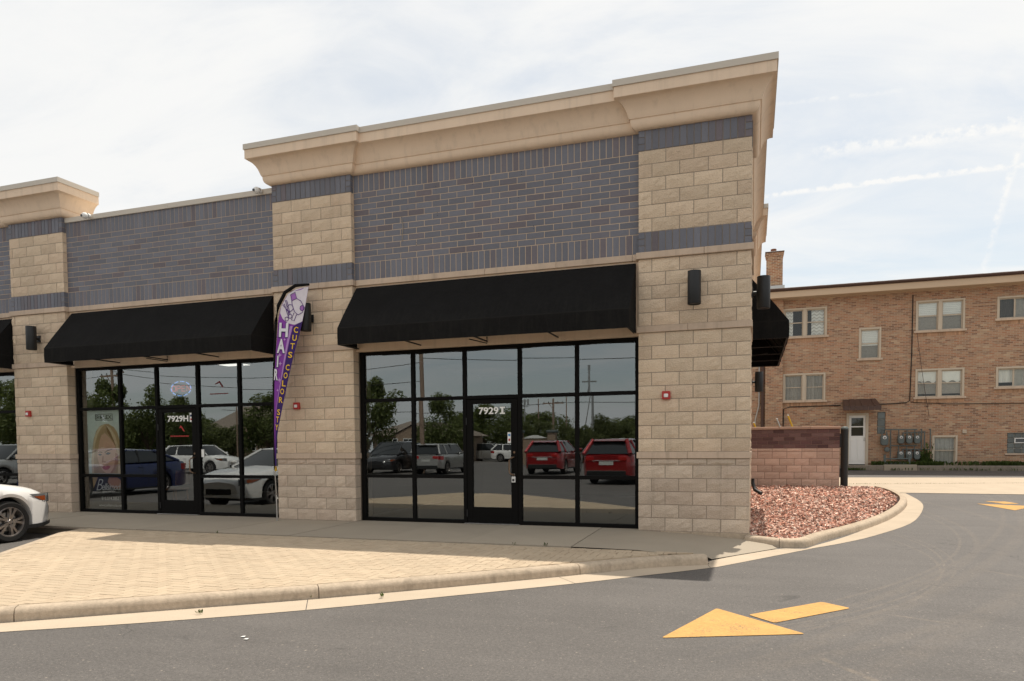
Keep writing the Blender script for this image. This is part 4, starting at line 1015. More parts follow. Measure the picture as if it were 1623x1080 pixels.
put_text(b, 'IRI', fx(131), fx(160), fz(412), fz(386), y_, bold=-.005); put_text(b, 'PLEX', fx(163), fx(238), fz(412), fz(386), y_, bold=.03)
for (xa, xb, za, zb_) in ((126, 243, 380, 377), (126, 243, 421, 418), (126, 129, 421, 380), (240, 243, 421, 380)): b.add([(fx(xa), y_, fz(za)), (fx(xb), y_, fz(za)), (fx(xb), y_, fz(zb_)), (fx(xa), y_, fz(zb_))], [(0, 1, 2, 3)])
b.build('lettering', dk, po)
b = MB()
put_text(b, 'B', fx(118), fx(166), fz(896), fz(818), y_, bold=-.02, shear=.4); put_text(b, 'ellisimoda', fx(158), fx(292), fz(893), fz(846), y_, bold=.0, shear=.35, space=.85)
put_text(b, 'BEAUTY BRANDS', fx(160), fx(290), fz(912), fz(900), y_); put_text(b, '815.514.3851', fx(152), fx(267), fz(960), fz(937), y_, bold=.01)
put_text(b, 'www.bellisimoda.com', fx(134), fx(293), fz(1004), fz(986), y_, bold=.0)
b.build('lettering', mt['white'], po)

# ------------------------------------------------------------------ feather flag
fl = empty('feather_flag', 'purple feather flag for hair cuts standing before the middle pier', 'flag', (-6.46, -.31, 0))
def tab(t_):
    t_ = sorted(t_)
    def f(z):
        if z <= t_[0][0]: return t_[0][1]
        for (a, u), (c_, v) in zip(t_[:-1], t_[1:]):
            if z <= c_: return u+(v-u)*(z-a)/(c_-a)
        return t_[-1][1]
    return f
fL = tab([(4.135, -5.72), (4.12, -5.95), (4.04, -6.12), (3.82, -6.27), (3.57, -6.33), (3.06, -6.39), (2.47, -6.44), (1.65, -6.478), (.92, -6.485)])
fR = tab([(4.135, -5.69), (3.86, -5.76), (3.46, -5.86), (2.99, -6.0), (2.33, -6.18), (1.71, -6.37), (1.45, -6.425), (.92, -6.455)])
fN = tab([(3.54, -5.84), (3.50, -6.01), (3.21, -6.09), (2.60, -6.24), (2.06, -6.385), (1.76, -6.43), (.92, -6.48)])
fW = tab([(3.75, -6.30), (3.61, -6.23), (3.52, -6.12), (3.50, -6.01)])
def fy(x, z, y): return (x, y-.035+.014*math.sin(z*2.1)+.012*math.sin((x+6.4)*7+z), z)
def strip(lf, rf, z0, z1, y, name, matn, n_=36, cols=8):
    b = MB()
    for i in range(n_+1):
        z = z0+(z1-z0)*i/n_
        for k in range(cols+1): b.v.append(fy(lf(z)+(rf(z)-lf(z))*k/cols, z, y))
    for i in range(n_):
        for k in range(cols): b.f.append((i*(cols+1)+k, i*(cols+1)+k+1, (i+1)*(cols+1)+k+1, (i+1)*(cols+1)+k)); b.mi.append(0)
    return b.build(name, matn, bann, smooth=True)
cloth = lambda n_, c_: M(n_, c_, .75, noise=(9, .12), spec=.2)
b = MB(); bann = None
for i in range(47):
    z = .92+(4.135-.92)*i/46
    for k in range(9): b.v.append(fy(fL(z)+(fR(z)-fL(z))*k/8, z, -.30))
for i in range(46):
    for k in range(8): b.f.append((i*9+k, i*9+k+1, (i+1)*9+k+1, (i+1)*9+k)); b.mi.append(0)
bann = b.build('banner', cloth('purple_cloth', (.23, .055, .34)), fl, smooth=True)
strip(fN, fR, .95, 3.535, -.3045, 'navy_band', cloth('navy_cloth', (.045, .022, .13)))
strip(lambda z: fN(z)-.065*min(1, (z-1.5)/2), lambda z: fN(z)-.012, 1.7, 3.47, -.3045, 'lilac_band', cloth('lilac_cloth', (.42, .24, .52)))
strip(lambda z: max(fL(z)+.012, fW(z)) if z < 3.76 else fL(z)+.012, lambda z: fR(z) if z > 3.54 else -6.0+(fR(3.54)+6.0)*(z-3.49)/.05, 3.495, 4.13, -.3045, 'white_panel', cloth('white_cloth', (.68, .63, .68)))
b = MB()
for c_, (x, z) in zip('CUTSCOLORSTY', [(-5.962, 3.40), (-5.99, 3.26), (-6.03, 3.115), (-6.075, 2.965), (-6.13, 2.745), (-6.175, 2.605), (-6.215, 2.465), (-6.257, 2.325), (-6.293, 2.175), (-6.352, 1.96), (-6.382, 1.83), (-6.405, 1.69)]):
    wv = .042 if z > 2.1 else .032
    put_text(b, c_, x-wv, x+wv, z-.052, z+.052, -.309, bold=.02, fn=fy, rot=-.10)
b.build('yellow_lettering', M('yellow_print', (.80, .50, .03), .7), bann)
b = MB(); b2 = MB()
for c_, x, z, wv, h in (('H', -6.21, 3.41, .095, .125), ('A', -6.265, 3.13, .088, .125), ('I', -6.345, 2.86, .016, .10), ('R', -6.385, 2.63, .042, .10)):
    put_text(b, c_, x-wv, x+wv, z-h, z+h, -.3125, bold=.05, fn=fy, rot=-.08); put_text(b2, c_, x-wv-.012, x+wv+.004, z-h-.012, z+h-.004, -.309, bold=.09, fn=fy, rot=-.08)
b2.build('letter_shadow', cloth('navy_print', (.04, .02, .11)), bann); b.build('white_lettering', M('white_print', (.72, .70, .74), .7), bann)
b = MB()
def star(cx_, cz, r_, mb, y):
    pts = [(cx_+r_*(1 if i % 2 == 0 else .35)*math.cos(math.pi*i/4), cz+r_*(1 if i % 2 == 0 else .35)*math.sin(math.pi*i/4)) for i in range(8)]
    for i in range(8): mb.add([fy(cx_, cz, y), fy(*pts[i], y), fy(*pts[(i+1) % 8], y)], [(0, 1, 2)])
for q in ((-6.30, 2.97, .05), (-6.29, 2.82, .045), (-6.315, 2.53, .05), (-6.19, 3.24, .03), (-6.36, 2.35, .03)): star(*q, b, -.309)
b.build('stars', cloth('lilac_print', (.50, .30, .60)), bann)
# scissors and hair dryer drawn in purple line on the white panel
b = MB(); ink = lambda pts, r_=.006: b.tube([fy(x, z, -.308) for x, z in pts], r_, 5)
circ = lambda cx_, cz, r_, n_=14: [(cx_+r_*math.cos(2*math.pi*i/n_), cz+r_*math.sin(2*math.pi*i/n_)) for i in range(n_+1)]
ink([(-6.06, 4.02), (-5.97, 4.06), (-5.94, 3.95), (-6.04, 3.91), (-6.06, 4.02)]); ink([(-5.945, 3.95), (-5.86, 3.90), (-5.80, 3.80), (-5.83, 3.70), (-5.92, 3.66), (-5.99, 3.72), (-6.03, 3.83), (-6.04, 3.91)])
ink(circ(-5.835, 3.775, .045)); ink([(-5.95, 3.67), (-6.0, 3.56), (-6.05, 3.58), (-6.0, 3.70)]); ink(circ(-6.075, 3.79, .06)); ink(circ(-6.075, 3.645, .035)); ink(circ(-6.145, 3.60, .035))
ink([(-6.07, 3.68), (-6.22, 3.85), (-6.19, 3.87), (-6.11, 3.63)]); ink([(-6.10, 3.66), (-6.165, 3.93), (-6.14, 3.93), (-6.08, 3.70)])
b.build('line_drawing', cloth('purple_ink', (.10, .04, .20)), bann)
b = MB(); b.add([fy(x, z, -.3065) for x, z in ((-6.055, 4.012), (-5.975, 4.05), (-5.945, 3.955), (-6.035, 3.918))], [(0, 3, 2, 1)]); b.add([fy(x, z, -.3065) for x, z in circ(-5.835, 3.775, .042)[:-1]], [tuple(range(14))]); b.build('tinted_shapes', cloth('lilac_fill', (.36, .16, .46)), bann)
sl = [(-6.485, .93), (-6.483, 1.65), (-6.452, 2.47), (-6.418, 3.06), (-6.378, 3.58), (-6.32, 3.84), (-6.17, 4.07), (-5.965, 4.175), (-5.68, 4.17)]
b = MB(); b.tube([fy(x, z, -.302) for x, z in sl], [.012, .014, .018, .022, .026, .03, .032, .03, .02], 8); b.build('pole_sleeve', mt['awning'], fl, smooth=50)
b = MB(); b.tube([(-6.462, -.31, 0), (-6.475, -.30, .5)], .013, 10); b.tube([(-6.475, -.30, .5), fy(-6.485, .95, -.30)], .010, 10); b.lathe([(.013, 0), (.019, .005), (.019, .035), (.012, .04)], (-6.4745, -.30, .47), 'z', 12)
b.build('pole', mt['steel'], fl, smooth=50)
b = MB(); b.box(-6.50, -6.455, -.325, -.28, .90, 1.0, ch=.01); b.build('strap', M('yellow_strap', (.6, .38, .03)), fl)

# ------------------------------------------------------------------ enclosure wall behind the stone bed
en = empty('enclosure_wall', 'low pink block wall with plum brick top behind the rock bed', 'wall', (2.86, 11.2, 0))
EX0, EX1 = 1.58, 4.06
b = MB(); b.box(EX0+.01, EX1-.012, 11.212, 11.6, -.1, 1.735); b.build('mortar_core', mt['pmort'], en)
z = .09; h = .2; L_ = EX1-EX0
b = MB(); b.box(EX0, EX1+.01, 11.17, 11.4, -.15, .085, ch=.01); b.build('footing', mt['kerb'], en)
for r_ in range(6):
    hh = h if r_ < 5 else .095
    x = EX1; first = True
    while x > EX0+.05:
        wd = .2 if (first and r_ % 2 == 0) else .405
        if r_ == 5: wd = .2 if (first and r_ % 2 == 1) else .405
        xl = max(EX0, x-wd); wv = x-xl-JT
        if wv > .05:
            k = ('p', round(wv, 3), hh)
            if k not in _bm: _bm[k] = [rock_block(wv, hh-JT, .19, max(2, round(wv/.08)), 50+s_).mesh('stone_block', mt['pink']) for s_ in range(3)]
            inst('stone_block', rnd.choice(_bm[k]), en, ((x+xl)/2, 11.2, z+JT/2))
        x = xl; first = False
    z += hh
zb = z
for r_ in range(5):
    x = EX1; first = True; hh = (1.735-zb)/5
    while x > EX0+.03:
        wd = .15 if (first and r_ % 2) else .3
        xl = max(EX0, x-wd); wv = x-xl-.01
        if wv > .03:
            k = ('pb', round(wv, 3))
            if k not in _bm: q = MB(); q.box(-wv/2, wv/2, 0, .09, 0, hh-.01, ch=.003); _bm[k] = q.mesh('brick', mt['pbrick'])
            inst('brick', _bm[k], en, ((x+xl)/2, 11.203, zb+r_*hh+.005))
        x = xl; first = False
for a, c_ in ((EX0, 2.42), (2.425, 3.26), (3.265, EX1+.02)):
    b = MB(); b.box(a, c_, 11.165, 11.62, 1.737, 1.815, ch=.012); b.build('cap_stone', mt['pcap'], en)
o = empty('gate_post', 'thick black steel gate post at the end of the pink enclosure wall', 'post', (4.19, 11.25, 0))
b = MB(); b.lathe([(.10, -.1), (.10, 1.72), (.0, 1.72)], (4.185, 11.25, 0), 'z', 20); b.build('post_body', mt['blackm'], o, smooth=40)
b = MB(); b.lathe([(.103, 1.722), (.103, 1.745), (.075, 1.79), (.001, 1.805)], (4.185, 11.25, 0), 'z', 20); b.build('post_cap', mt['meter'], o, smooth=50)
b = MB(); b.box(4.06, 4.10, 11.2, 11.3, .35, .6); b.build('hinge_plate', mt['blackm'], o); b = MB(); b.box(4.06, 4.10, 11.2, 11.3, 1.2, 1.6); b.build('hinge_plate', mt['blackm'], o)
b = MB(); b.box(4.05, 4.08, 11.5, 13.2, .05, 1.65); b.build('gate_panel', mt['blackm'], o)
for (xa, za, xb, zb_, mn, lab) in ((1.72, 2.0, 1.86, 1.6, 'yellow', 'short yellow pole leaning behind the enclosure wall, nearest the shop corner'), (2.41, 2.11, 2.66, 1.7, 'steel', 'thin dark pole leaning behind the enclosure wall between two yellow ones'), (2.74, 2.21, 3.02, 1.6, 'yellow', 'yellow pole leaning behind the enclosure wall, rightmost of the yellow ones')):
    o = empty('leaning_pole', lab, 'pole', (xb+.3, 13, 0.05)); b = MB(); b.tube([(xa, 13.0, za), (xb+.55, 13.05, .05)], .026, 8); b.build('pole_rod', mt[mn], o, smooth=50)
    b = MB(); b.lathe([(.03, 0), (.03, .03), (.001, .035)], (xa, 13.0, za-.01), 'z', 8); b.build('end_cap', mt['white'], o)
# downpipe shoe at the foot of the corner
o = empty('downpipe', 'black drain pipe elbow at the foot of the shop corner by the rock bed', 'pipe', (1.75, 7.6, 0))
b = MB(); b.tube([(1.70, 7.7, .46), (1.70, 7.7, .34), (1.75, 7.6, .18), (1.90, 7.45, .1)], .045, 10); b.build('pipe', mt['blackm'], o, smooth=50)

# ------------------------------------------------------------------ brick apartment house beyond the alley
AY = 22.0
ap = empty('apartment_house', 'two storey tan and red common brick apartment house across the alley', 'building', (8, AY, .3))
wins = [  # x0, x1, z0, z1, kind
    (2.91, 4.65, 5.90, 7.12, 'pair'), (2.92, 4.62, 3.15, 4.33, 'pair'), (5.89, 6.73, 4.84, 6.13, 'single'), (7.99, 9.74, 5.87, 7.11, 'pair'),
    (8.01, 9.76, 3.17, 4.33, 'pair'), (10.84, 12.5, 6.19, 7.07, 'slide'), (10.85, 12.5, 3.49, 4.30, 'slide'), (8.66, 9.57, .40, 1.60, 'single')]
holes = [w_[:4] for w_ in wins]+[(5.46, 6.30, .36, 2.58), (6.63, 6.94, 1.69, 2.61), (11.29, 12.3, .86, 1.68)]
X0, X1 = -8.0, 24.0; ZT = 7.52
gx = sorted({X0, X1, *[h[0] for h in holes], *[h[1] for h in holes]}); gzz = sorted({-.2, ZT, *[h[2] for h in holes], *[h[3] for h in holes]})
b = MB()
for xa, xb in zip(gx[:-1], gx[1:]):
    for za, zb in zip(gzz[:-1], gzz[1:]):
        cx_, cz = (xa+xb)/2, (za+zb)/2
        if any(h[0] < cx_ < h[1] and h[2] < cz < h[3] for h in holes): continue
        b.add([(xa, AY, za), (xb, AY, za), (xb, AY, zb), (xa, AY, zb)], [(0, 1, 2, 3)])
for (xa, xb, za, zb) in holes:
    b.add([(xa, AY, za), (xa, AY+.14, za), (xa, AY+.14, zb), (xa, AY, zb)], [(0, 3, 2, 1)]); b.add([(xb, AY, za), (xb, AY+.14, za), (xb, AY+.14, zb), (xb, AY, zb)], [(0, 1, 2, 3)])
    b.add([(xa, AY, zb), (xb, AY, zb), (xb, AY+.14, zb), (xa, AY+.14, zb)], [(0, 1, 2, 3)]); b.add([(xa, AY, za), (xb, AY, za), (xb, AY+.14, za), (xa, AY+.14, za)], [(0, 3, 2, 1)])
b.add([(X1, AY, -.2), (X1, AY+12, -.2), (X1, AY+12, ZT), (X1, AY, ZT)], [(0, 1, 2, 3)]); b.add([(X0, AY, -.2), (X0, AY+12, -.2), (X0, AY+12, ZT), (X0, AY, ZT)], [(0, 3, 2, 1)])
b.add([(X0, AY+12, -.2), (X1, AY+12, -.2), (X1, AY+12, ZT), (X0, AY+12, ZT)], [(0, 3, 2, 1)])
b.box(2.20, 2.91, AY-.16, AY+.3, -.2, ZT-.03)
b.build('wall', mt['aptbrick'], ap)
# rows of soldier brick under the sills
b = MB()
for (xa, xb, za, _, k) in wins:
    n_ = int((xb-xa+.1)/.075)
    if k == 'slide' or k == 'pair':
        for i in range(n_): b.box(xa-.03+i*.075, xa-.03+i*.075+.064, AY-.006, AY+.02, za-.22, za-.075)
b.build('sill_bricks', M('sill_brick', (.42, .25, .15), .9, rv=.25), ap, kind='stuff')
# eave, gutter, roof
b = MB(); b.box(X0-.5, X1+.5, AY-.60, AY+.2, 7.50, 7.515); b.box(X0-.5, X1+.5, AY-.62, AY-.595, 7.495, 7.76, ch=.004)
b.build('eave', mt['tan'], ap)
b = MB(); b.v = [(X0-.5, AY-.62, 7.50)]; b.v = []; b.add([(X0-.5, AY-.62, 7.76), (X1+.5, AY-.62, 7.76), (X1+.5, AY+.02, 7.475), (X0-.5, AY+.02, 7.475)], [(0, 3, 2, 1)]); b.build('soffit', mt['tan'], ap)
b = MB(); sweep([(0, 7.76), (.05, 7.765), (.10, 7.80), (.115, 7.86), (.10, 7.865), (0, 7.865)], [(X0-.5, AY-.62), (X1+.5, AY-.62)], b); b.build('roof_gutter', mt['brown'], ap)
rf = empty('roof', None, None, (8, AY, 7.9)); rf.parent = ap; rf.location = Vector((8, AY, 7.9))-WL[ap]
b = MB(); s_ = .205
for k in range(7):
    y0, y1 = AY-.62+k*.9, AY-.62+(k+1)*.9
    b.add([(X0-.5, y0, 7.885+k*.9*s_), (X1+.5, y0, 7.885+k*.9*s_), (X1+.5, y1, 7.865+(k+1)*.9*s_), (X0-.5, y1, 7.865+(k+1)*.9*s_)], [(0, 1, 2, 3)])
b.build('shingle_slope', mt['shingle'], rf)
b = MB(); r2 = random.Random(5)
for k in range(3):
    x = X0-.4
    while x < X1+.4:
        b.box(x, x+.29, AY-.63+k*.16, AY-.63+k*.16+.2, 7.885+k*.16*s_, 7.895+k*.16*s_+r2.uniform(0, .008)); x += .30
b.build('shingles', mt['shingle'], rf, kind='stuff')
# chimney
chm = empty('chimney', None, None, (2.53, AY, 8)); chm.parent = ap; chm.location = Vector((2.53, AY, 8))-WL[ap]
b = MB(); b.box(2.21, 2.87, AY-.1, AY+.55, 7.75, 9.48); b.build('chimney_stack', mt['chimbrick'], chm)
b = MB()
for k in range(2): b.box(2.185-.015*k, 2.895+.015*k, AY-.125-.015*k, AY+.575, 9.40+k*.075, 9.47+k*.075)
b.build('chimney_corbel', mt['chimbrick'], chm)
b = MB(); b.box(2.15, 2.93, AY-.16, AY+.6, 9.552, 9.60, ch=.01); b.build('chimney_cap', mt['brown'], chm)
b = MB(); b.lathe([(.12, 0), (.12, .16), (.10, .17), (.10, 0)], (2.5, AY+.2, 9.60), 'z', 14); b.build('flue_pot', M('clay_pot', (.22, .09, .05)), chm)
b = MB(); b.box(2.15, 2.95, AY-.2, AY+.6, 7.88, 8.12); b.build('flashing', mt['steel'], chm)
# windows
def zigzag(b, x0, x1, z0, z1, y):
    n_ = 5; w_ = (x1-x0)/n_
    z = z0
    while z < z1-.1:
        for i in range(n_):
            a, c_ = (0, .07) if i % 2 == 0 else (.07, 0); b.add([(x0+i*w_, y, z+a), (x0+(i+1)*w_, y, z+c_), (x0+(i+1)*w_, y, z+c_+.05), (x0+i*w_, y, z+a+.05)], [(0, 1, 2, 3)])
        z += .14
def sash(win, x0, x1, z0, z1, look):
    """a double-hung light with whatever hangs behind it"""
    y = AY+.05; f_ = .038; zm = (z0+z1)/2+.02
    b = MB()
    for (za, zb, yo) in ((zm-.02, z1, 0), (z0, zm+.02, .025)):
        b.box(x0, x0+f_, y+yo, y+yo+.03, za, zb); b.box(x1-f_, x1, y+yo, y+yo+.03, za, zb); b.box(x0+f_, x1-f_, y+yo+.001, y+yo+.029, za, za+f_); b.box(x0+f_, x1-f_, y+yo+.001, y+yo+.029, zb-f_, zb)
    b.build('sash', mt['wframe'], win)
    for (za, zb, yo) in ((zm, z1-.02, .012), (z0+.02, zm, .037)):
        b = MB(); b.add([(x0+.02, y+yo, za), (x1-.02, y+yo, za), (x1-.02, y+yo, zb), (x0+.02, y+yo, zb)], [(0, 1, 2, 3)]); b.build('pane', mt['apglass'], win)
    yb = y+.10
    if look in ('blind', 'drape'): yb = y+.045
    if look == 'blind':
        b = MB(); zl = zm-.03; k = z1
        while k > zl: b.add([(x0+.02, yb, k-.072), (x1-.02, yb, k-.072), (x1-.02, yb+.008, k), (x0+.02, yb+.008, k)], [(0, 1, 2, 3)]); k -= .074
        b.build('blind', mt['blind'], win)
        b = MB(); b.add([(x0, yb+.04, z0), (x1, yb+.04, z0), (x1, yb+.04, zl+.02), (x0, yb+.04, zl+.02)], [(0, 1, 2, 3)]); b.build('insect_screen', mt['curtain'], win)
    elif look == 'zig':
        b = MB(); xa, xb = (x0, x0+.33) if win_side[0] == 0 else (x0+.2, x1); b.add([(xa, yb, z0), (xb, yb, z0), (xb, yb, z1), (xa, yb, z1)], [(0, 1, 2, 3)]); zigzag(b, xa, xb, z0, z1, yb-.004)
        for i in range(len(b.mi)): b.mi[i] = 0 if i == 0 else 1
        b.build('curtain', [mt['blind'], mt['zig']], win)
    elif look in ('lace', 'sheer', 'film'):
        b = MB(); n_ = 14
        for i in range(n_+1):
            x = x0+(x1-x0)*i/n_; yy = yb+.02*math.sin(i*2.1)
            b.v += [(x, yy, z0), (x, yy, z1)]
        for i in range(n_): b.f.append((2*i, 2*i+2, 2*i+3, 2*i+1)); b.mi.append(0)
        b.build('curtain', mt['curtain'] if look == 'lace' else mt['sheer'], win, smooth=True)
    elif look == 'drape':
        b = MB(); n_ = 12
        for i in range(n_+1):
            x = x0+(x1-x0)*i/n_; zl = zm+.04+.12*abs(math.sin(i*.55+1))-.06; b.v += [(x, yb+.012*math.sin(i*3), zl), (x, yb, z1)]
        for i in range(n_): b.f.append((2*i, 2*i+2, 2*i+3, 2*i+1)); b.mi.append(0)
        b.build('blind', mt['blind'], win, smooth=True)
        b = MB(); b.add([(x0, yb+.04, z0+.12), (x1, yb+.04, z0+.12), (x1, yb+.04, z1), (x0, yb+.04, z1)], [(0, 1, 2, 3)]); b.build('insect_screen', mt['curtain'], win)
mt['zig'] = M('zigzag_print', (.66, .64, .60), .9)
mt['sheer'] = M('sheer_curtain', (.50, .48, .44), .9, noise=(7, .25))
win_side = [0]
looks = ['zig', 'lace', 'blind', 'blind', 'drape', 'dark', 'sheer', 'film']
for (xa, xb, za, zb, kind), look in zip(wins, looks):
    wn = empty('window', None, None, ((xa+xb)/2, AY, za)); wn.parent = ap; wn.location = WL[wn]-WL[ap]
    b = MB(); t_ = .075
    b.box(xa, xa+t_, AY-.03, AY+.13, za, zb, ch=.006); b.box(xb-t_, xb, AY-.03, AY+.13, za, zb, ch=.006); b.box(xa+t_, xb-t_, AY-.028, AY+.13, zb-t_, zb, ch=.006)
    if kind == 'pair': xm = (xa+xb)/2; b.box(xm-.07, xm+.07, AY-.029, AY+.13, za, zb-t_, ch=.006)
    b.build('frame', mt['wframe'], wn)
    b = MB(); b.box(xa-.07, xb+.07, AY-.075, AY+.1, za-.075, za+.012, ch=.008); b.build('sill', mt['limestone'], wn)
    b = MB(); b.add([(xa, AY+.135, za), (xb, AY+.135, za), (xb, AY+1.2, za), (xa, AY+1.2, za), (xa, AY+.135, zb), (xb, AY+.135, zb), (xb, AY+1.2, zb), (xa, AY+1.2, zb)], [(3, 2, 6, 7), (0, 3, 7, 4), (2, 1, 5, 6), (0, 1, 2, 3), (4, 7, 6, 5)]); b.build('room', mt['shroom'], wn)
    if kind == 'pair':
        win_side[0] = 0; sash(wn, xa+t_, xm-.07, za+.02, zb-t_, look); win_side[0] = 1; sash(wn, xm+.07, xb-t_, za+.02, zb-t_, look)
    elif kind == 'single': sash(wn, xa+t_, xb-t_, za+.02, zb-t_, look)
    else:
        xs2 = [xa+t_, xa+.62, xb-t_]; b = MB(); f_ = .035
        for i, (p, q) in enumerate(zip(xs2[:-1], xs2[1:])):
            yo = AY+.05+.03*i
            b.box(p, p+f_, yo, yo+.03, za+.02, zb-t_); b.box(q-f_, q, yo, yo+.03, za+.02, zb-t_); b.box(p+f_, q-f_, yo+.001, yo+.029, za+.02, za+.06); b.box(p+f_, q-f_, yo+.001, yo+.029, zb-t_-f_, zb-t_)
        b.build('sash', mt['wframe'], wn)
        for i, (p, q) in enumerate(zip(xs2[:-1], xs2[1:])):
            b = MB(); yo = AY+.065+.03*i; b.add([(p+.02, yo, za+.04), (q-.02, yo, za+.04), (q-.02, yo, zb-t_-.02), (p+.02, yo, zb-t_-.02)], [(0, 1, 2, 3)]); b.build('pane', mt['apglass'], wn)
            b = MB(); n_ = 12; lo = za+.2 if (look == 'sheer' and i == 0) else za
            for j in range(n_+1):
                x = p+(q-p)*j/n_; b.v += [(x, AY+.17+.02*math.sin(j*1.9), lo), (x, AY+.17+.02*math.sin(j*1.9), zb)]
            for j in range(n_): b.f.append((2*j, 2*j+2, 2*j+3, 2*j+1)); b.mi.append(0)
            b.build('curtain', (mt['blind'] if i == 0 else mt['sheer']) if look == 'sheer' else (mt['shroom'] if i == 0 else mt['curtain']), wn, smooth=True)
# back door with its little metal hood
dr = empty('door', None, None, (5.88, AY, .36)); dr.parent = ap; dr.location = WL[dr]-WL[ap]
b = MB(); b.box(5.46, 5.56, AY-.03, AY+.1, .36, 2.58, ch=.005); b.box(6.20, 6.30, AY-.03, AY+.1, .36, 2.58, ch=.005); b.box(5.56, 6.20, AY-.029, AY+.1, 2.48, 2.58, ch=.005); b.build('door_frame', mt['wframe'], dr)
b = MB(); b.box(5.56, 6.20, AY+.02, AY+.06, .42, 1.62, ch=.004); b.box(5.56, 5.65, AY+.021, AY+.06, 1.62, 2.48); b.box(6.11, 6.20, AY+.021, AY+.06, 1.62, 2.48); b.box(5.65, 6.11, AY+.0215, AY+.06, 2.38, 2.48); b.box(5.65, 6.11, AY+.0215, AY+.06, 1.98, 2.03)
for xa in (5.63, 5.90): b.box(xa, xa+.23, AY+.008, AY+.022, .56, 1.48, ch=.006)
b.build('door_leaf', mt['white'], dr)
b = MB(); b.add([(5.64, AY+.045, 1.61), (6.12, AY+.045, 1.61), (6.12, AY+.045, 2.39), (5.64, AY+.045, 2.39)], [(0, 1, 2, 3)]); b.build('pane', mt['apglass'], dr)
b = MB(); b.box(5.56, 6.20, AY+.10, AY+.13, .36, 2.5); b.build('dark_hall', mt['shroom'], dr)
b = MB(); b.box(6.13, 6.17, AY-.01, AY+.02, 1.40, 1.55, ch=.006); b.build('handle', mt['steel'], dr)
b = MB(); b.box(5.3, 6.42, AY-.35, AY, .2, .36, ch=.012); b.build('door_step', mt['conc'], dr)
hd = empty('door_hood', 'brown ribbed metal hood over the white door of the brick house', 'awning', (5.94, AY, 2.66))
for i in range(6):
    a, c_ = 5.24+i*.236, 5.24+(i+1)*.236-.008; k = (i % 2)*.012; q = MB(); ii = 5.32+i*.205; jj = 5.32+(i+1)*.205-.006
    q.add([(ii, AY-.02, 3.16+k), (jj, AY-.02, 3.16+k), (c_, AY-.80, 2.83+k), (a, AY-.80, 2.83+k), (c_, AY-.815, 2.66), (a, AY-.815, 2.66), (ii, AY-.02, 3.10), (jj, AY-.02, 3.10), (c_, AY-.79, 2.80), (a, AY-.79, 2.80)], [(3, 2, 1, 0), (5, 4, 2, 3), (6, 7, 8, 9), (0, 6, 9, 3), (1, 2, 8, 7)])
    q.build('metal_slat', mt['brown'], hd)
q = MB(); q.add([(5.24, AY-.81, 2.68), (5.24, AY-.81, 2.83), (5.30, AY, 3.15), (5.30, AY, 2.9)], [(0, 1, 2, 3)]); q.add([(6.655, AY-.81, 2.68), (6.655, AY-.81, 2.83), (6.56, AY, 3.15), (6.56, AY, 2.9)], [(0, 3, 2, 1)]); q.build('side_panel', mt['brown'], hd)
# glass block lights
def glass_blocks(x0, x1, z0, z1, nx, nz, vent=None):
    wn = empty('glass_block_window', None, None, ((x0+x1)/2, AY, z0)); wn.parent = ap; wn.location = WL[wn]-WL[ap]
    b = MB(); b.box(x0, x1, AY+.06, AY+.14, z0, z1); b.build('mortar_grid', M('pale_mortar', (.36, .34, .30)), wn)
    dx, dz_ = (x1-x0)/nx, (z1-z0)/nz
    for i in range(nx):
        for k in range(nz):
            if vent and (i, k) in vent: continue
            q = MB(); q.box(x0+i*dx+.012, x0+(i+1)*dx-.012, AY+.03, AY+.1, z0+k*dz_+.012, z0+(k+1)*dz_-.012, ch=.012); q.build('glass_block', mt['gb'], wn)
    return wn, dx, dz_
glass_blocks(6.63, 6.94, 1.69, 2.61, 1, 3)
wn, dx, dz_ = glass_blocks(11.29, 12.3, .86, 1.68, 4, 4, vent={(1, 2), (2, 2), (3, 2)})
b = MB(); za, zb = .86+2*dz_, .86+3*dz_
xa, xb = 11.29+dx, 12.3
b.box(xa, xb, AY+.0, AY+.05, za, za+.03); b.box(xa, xb, AY, AY+.05, zb-.03, zb); b.box(xa, xa+.03, AY+.001, AY+.05, za+.03, zb-.03); b.build('vent_frame', mt['white'], wn)
b = MB(); b.add([(xa+.02, AY+.03, za+.02), (xb, AY+.03, za+.02), (xb, AY+.03, zb-.02), (xa+.02, AY+.03, zb-.02)], [(0, 1, 2, 3)]); b.build('pane', mt['cglass'], wn)
b = MB(); b.box(11.22, 12.4, AY-.05, AY+.1, .80, .862, ch=.006); b.build('sill', mt['limestone'], wn)

# gas meters: seven meters, each on its own, and the pipework that feeds them
mp_ = empty('gas_pipework', 'grey manifold of gas pipes against the brick house wall', 'pipes', (7.4, AY-.12, .4))
b = MB(); y_ = AY-.13
for pts in ([(6.79, y_, 1.62), (6.79, y_, 1.87), (8.10, y_, 1.85)], [(7.12, y_, 1.86), (7.12, y_, .38)], [(7.12, y_, 1.20), (8.10, y_, 1.19)], [(8.25, y_, 1.88), (8.25, y_, 1.04)], [(8.36, y_, 1.78), (8.36, y_, 1.04)], [(8.57, y_, 1.88), (8.57, y_, 1.05)],
            [(7.6, y_+.03, 1.04), (8.57, y_+.03, 1.03)], [(7.6, y_+.03, 1.72), (8.36, y_+.03, 1.75)], [(8.57, y_, 1.86), (8.57, AY, 1.86)], [(8.25, y_, 1.86), (8.25, AY, 1.86)]):
    b.tube(pts, .023, 8)
for x in (7.42, 7.72, 8.0): b.tube([(x, y_, 1.85), (x, y_, 1.6)], .02, 8); b.tube([(x, y_, 1.19), (x, y_, .92)], .02, 8); b.tube([(x+.16, y_, 1.6), (x+.16, y_+.03, 1.74)], .018, 8); b.tube([(x+.16, y_, .92), (x+.16, y_+.03, 1.04)], .018, 8)
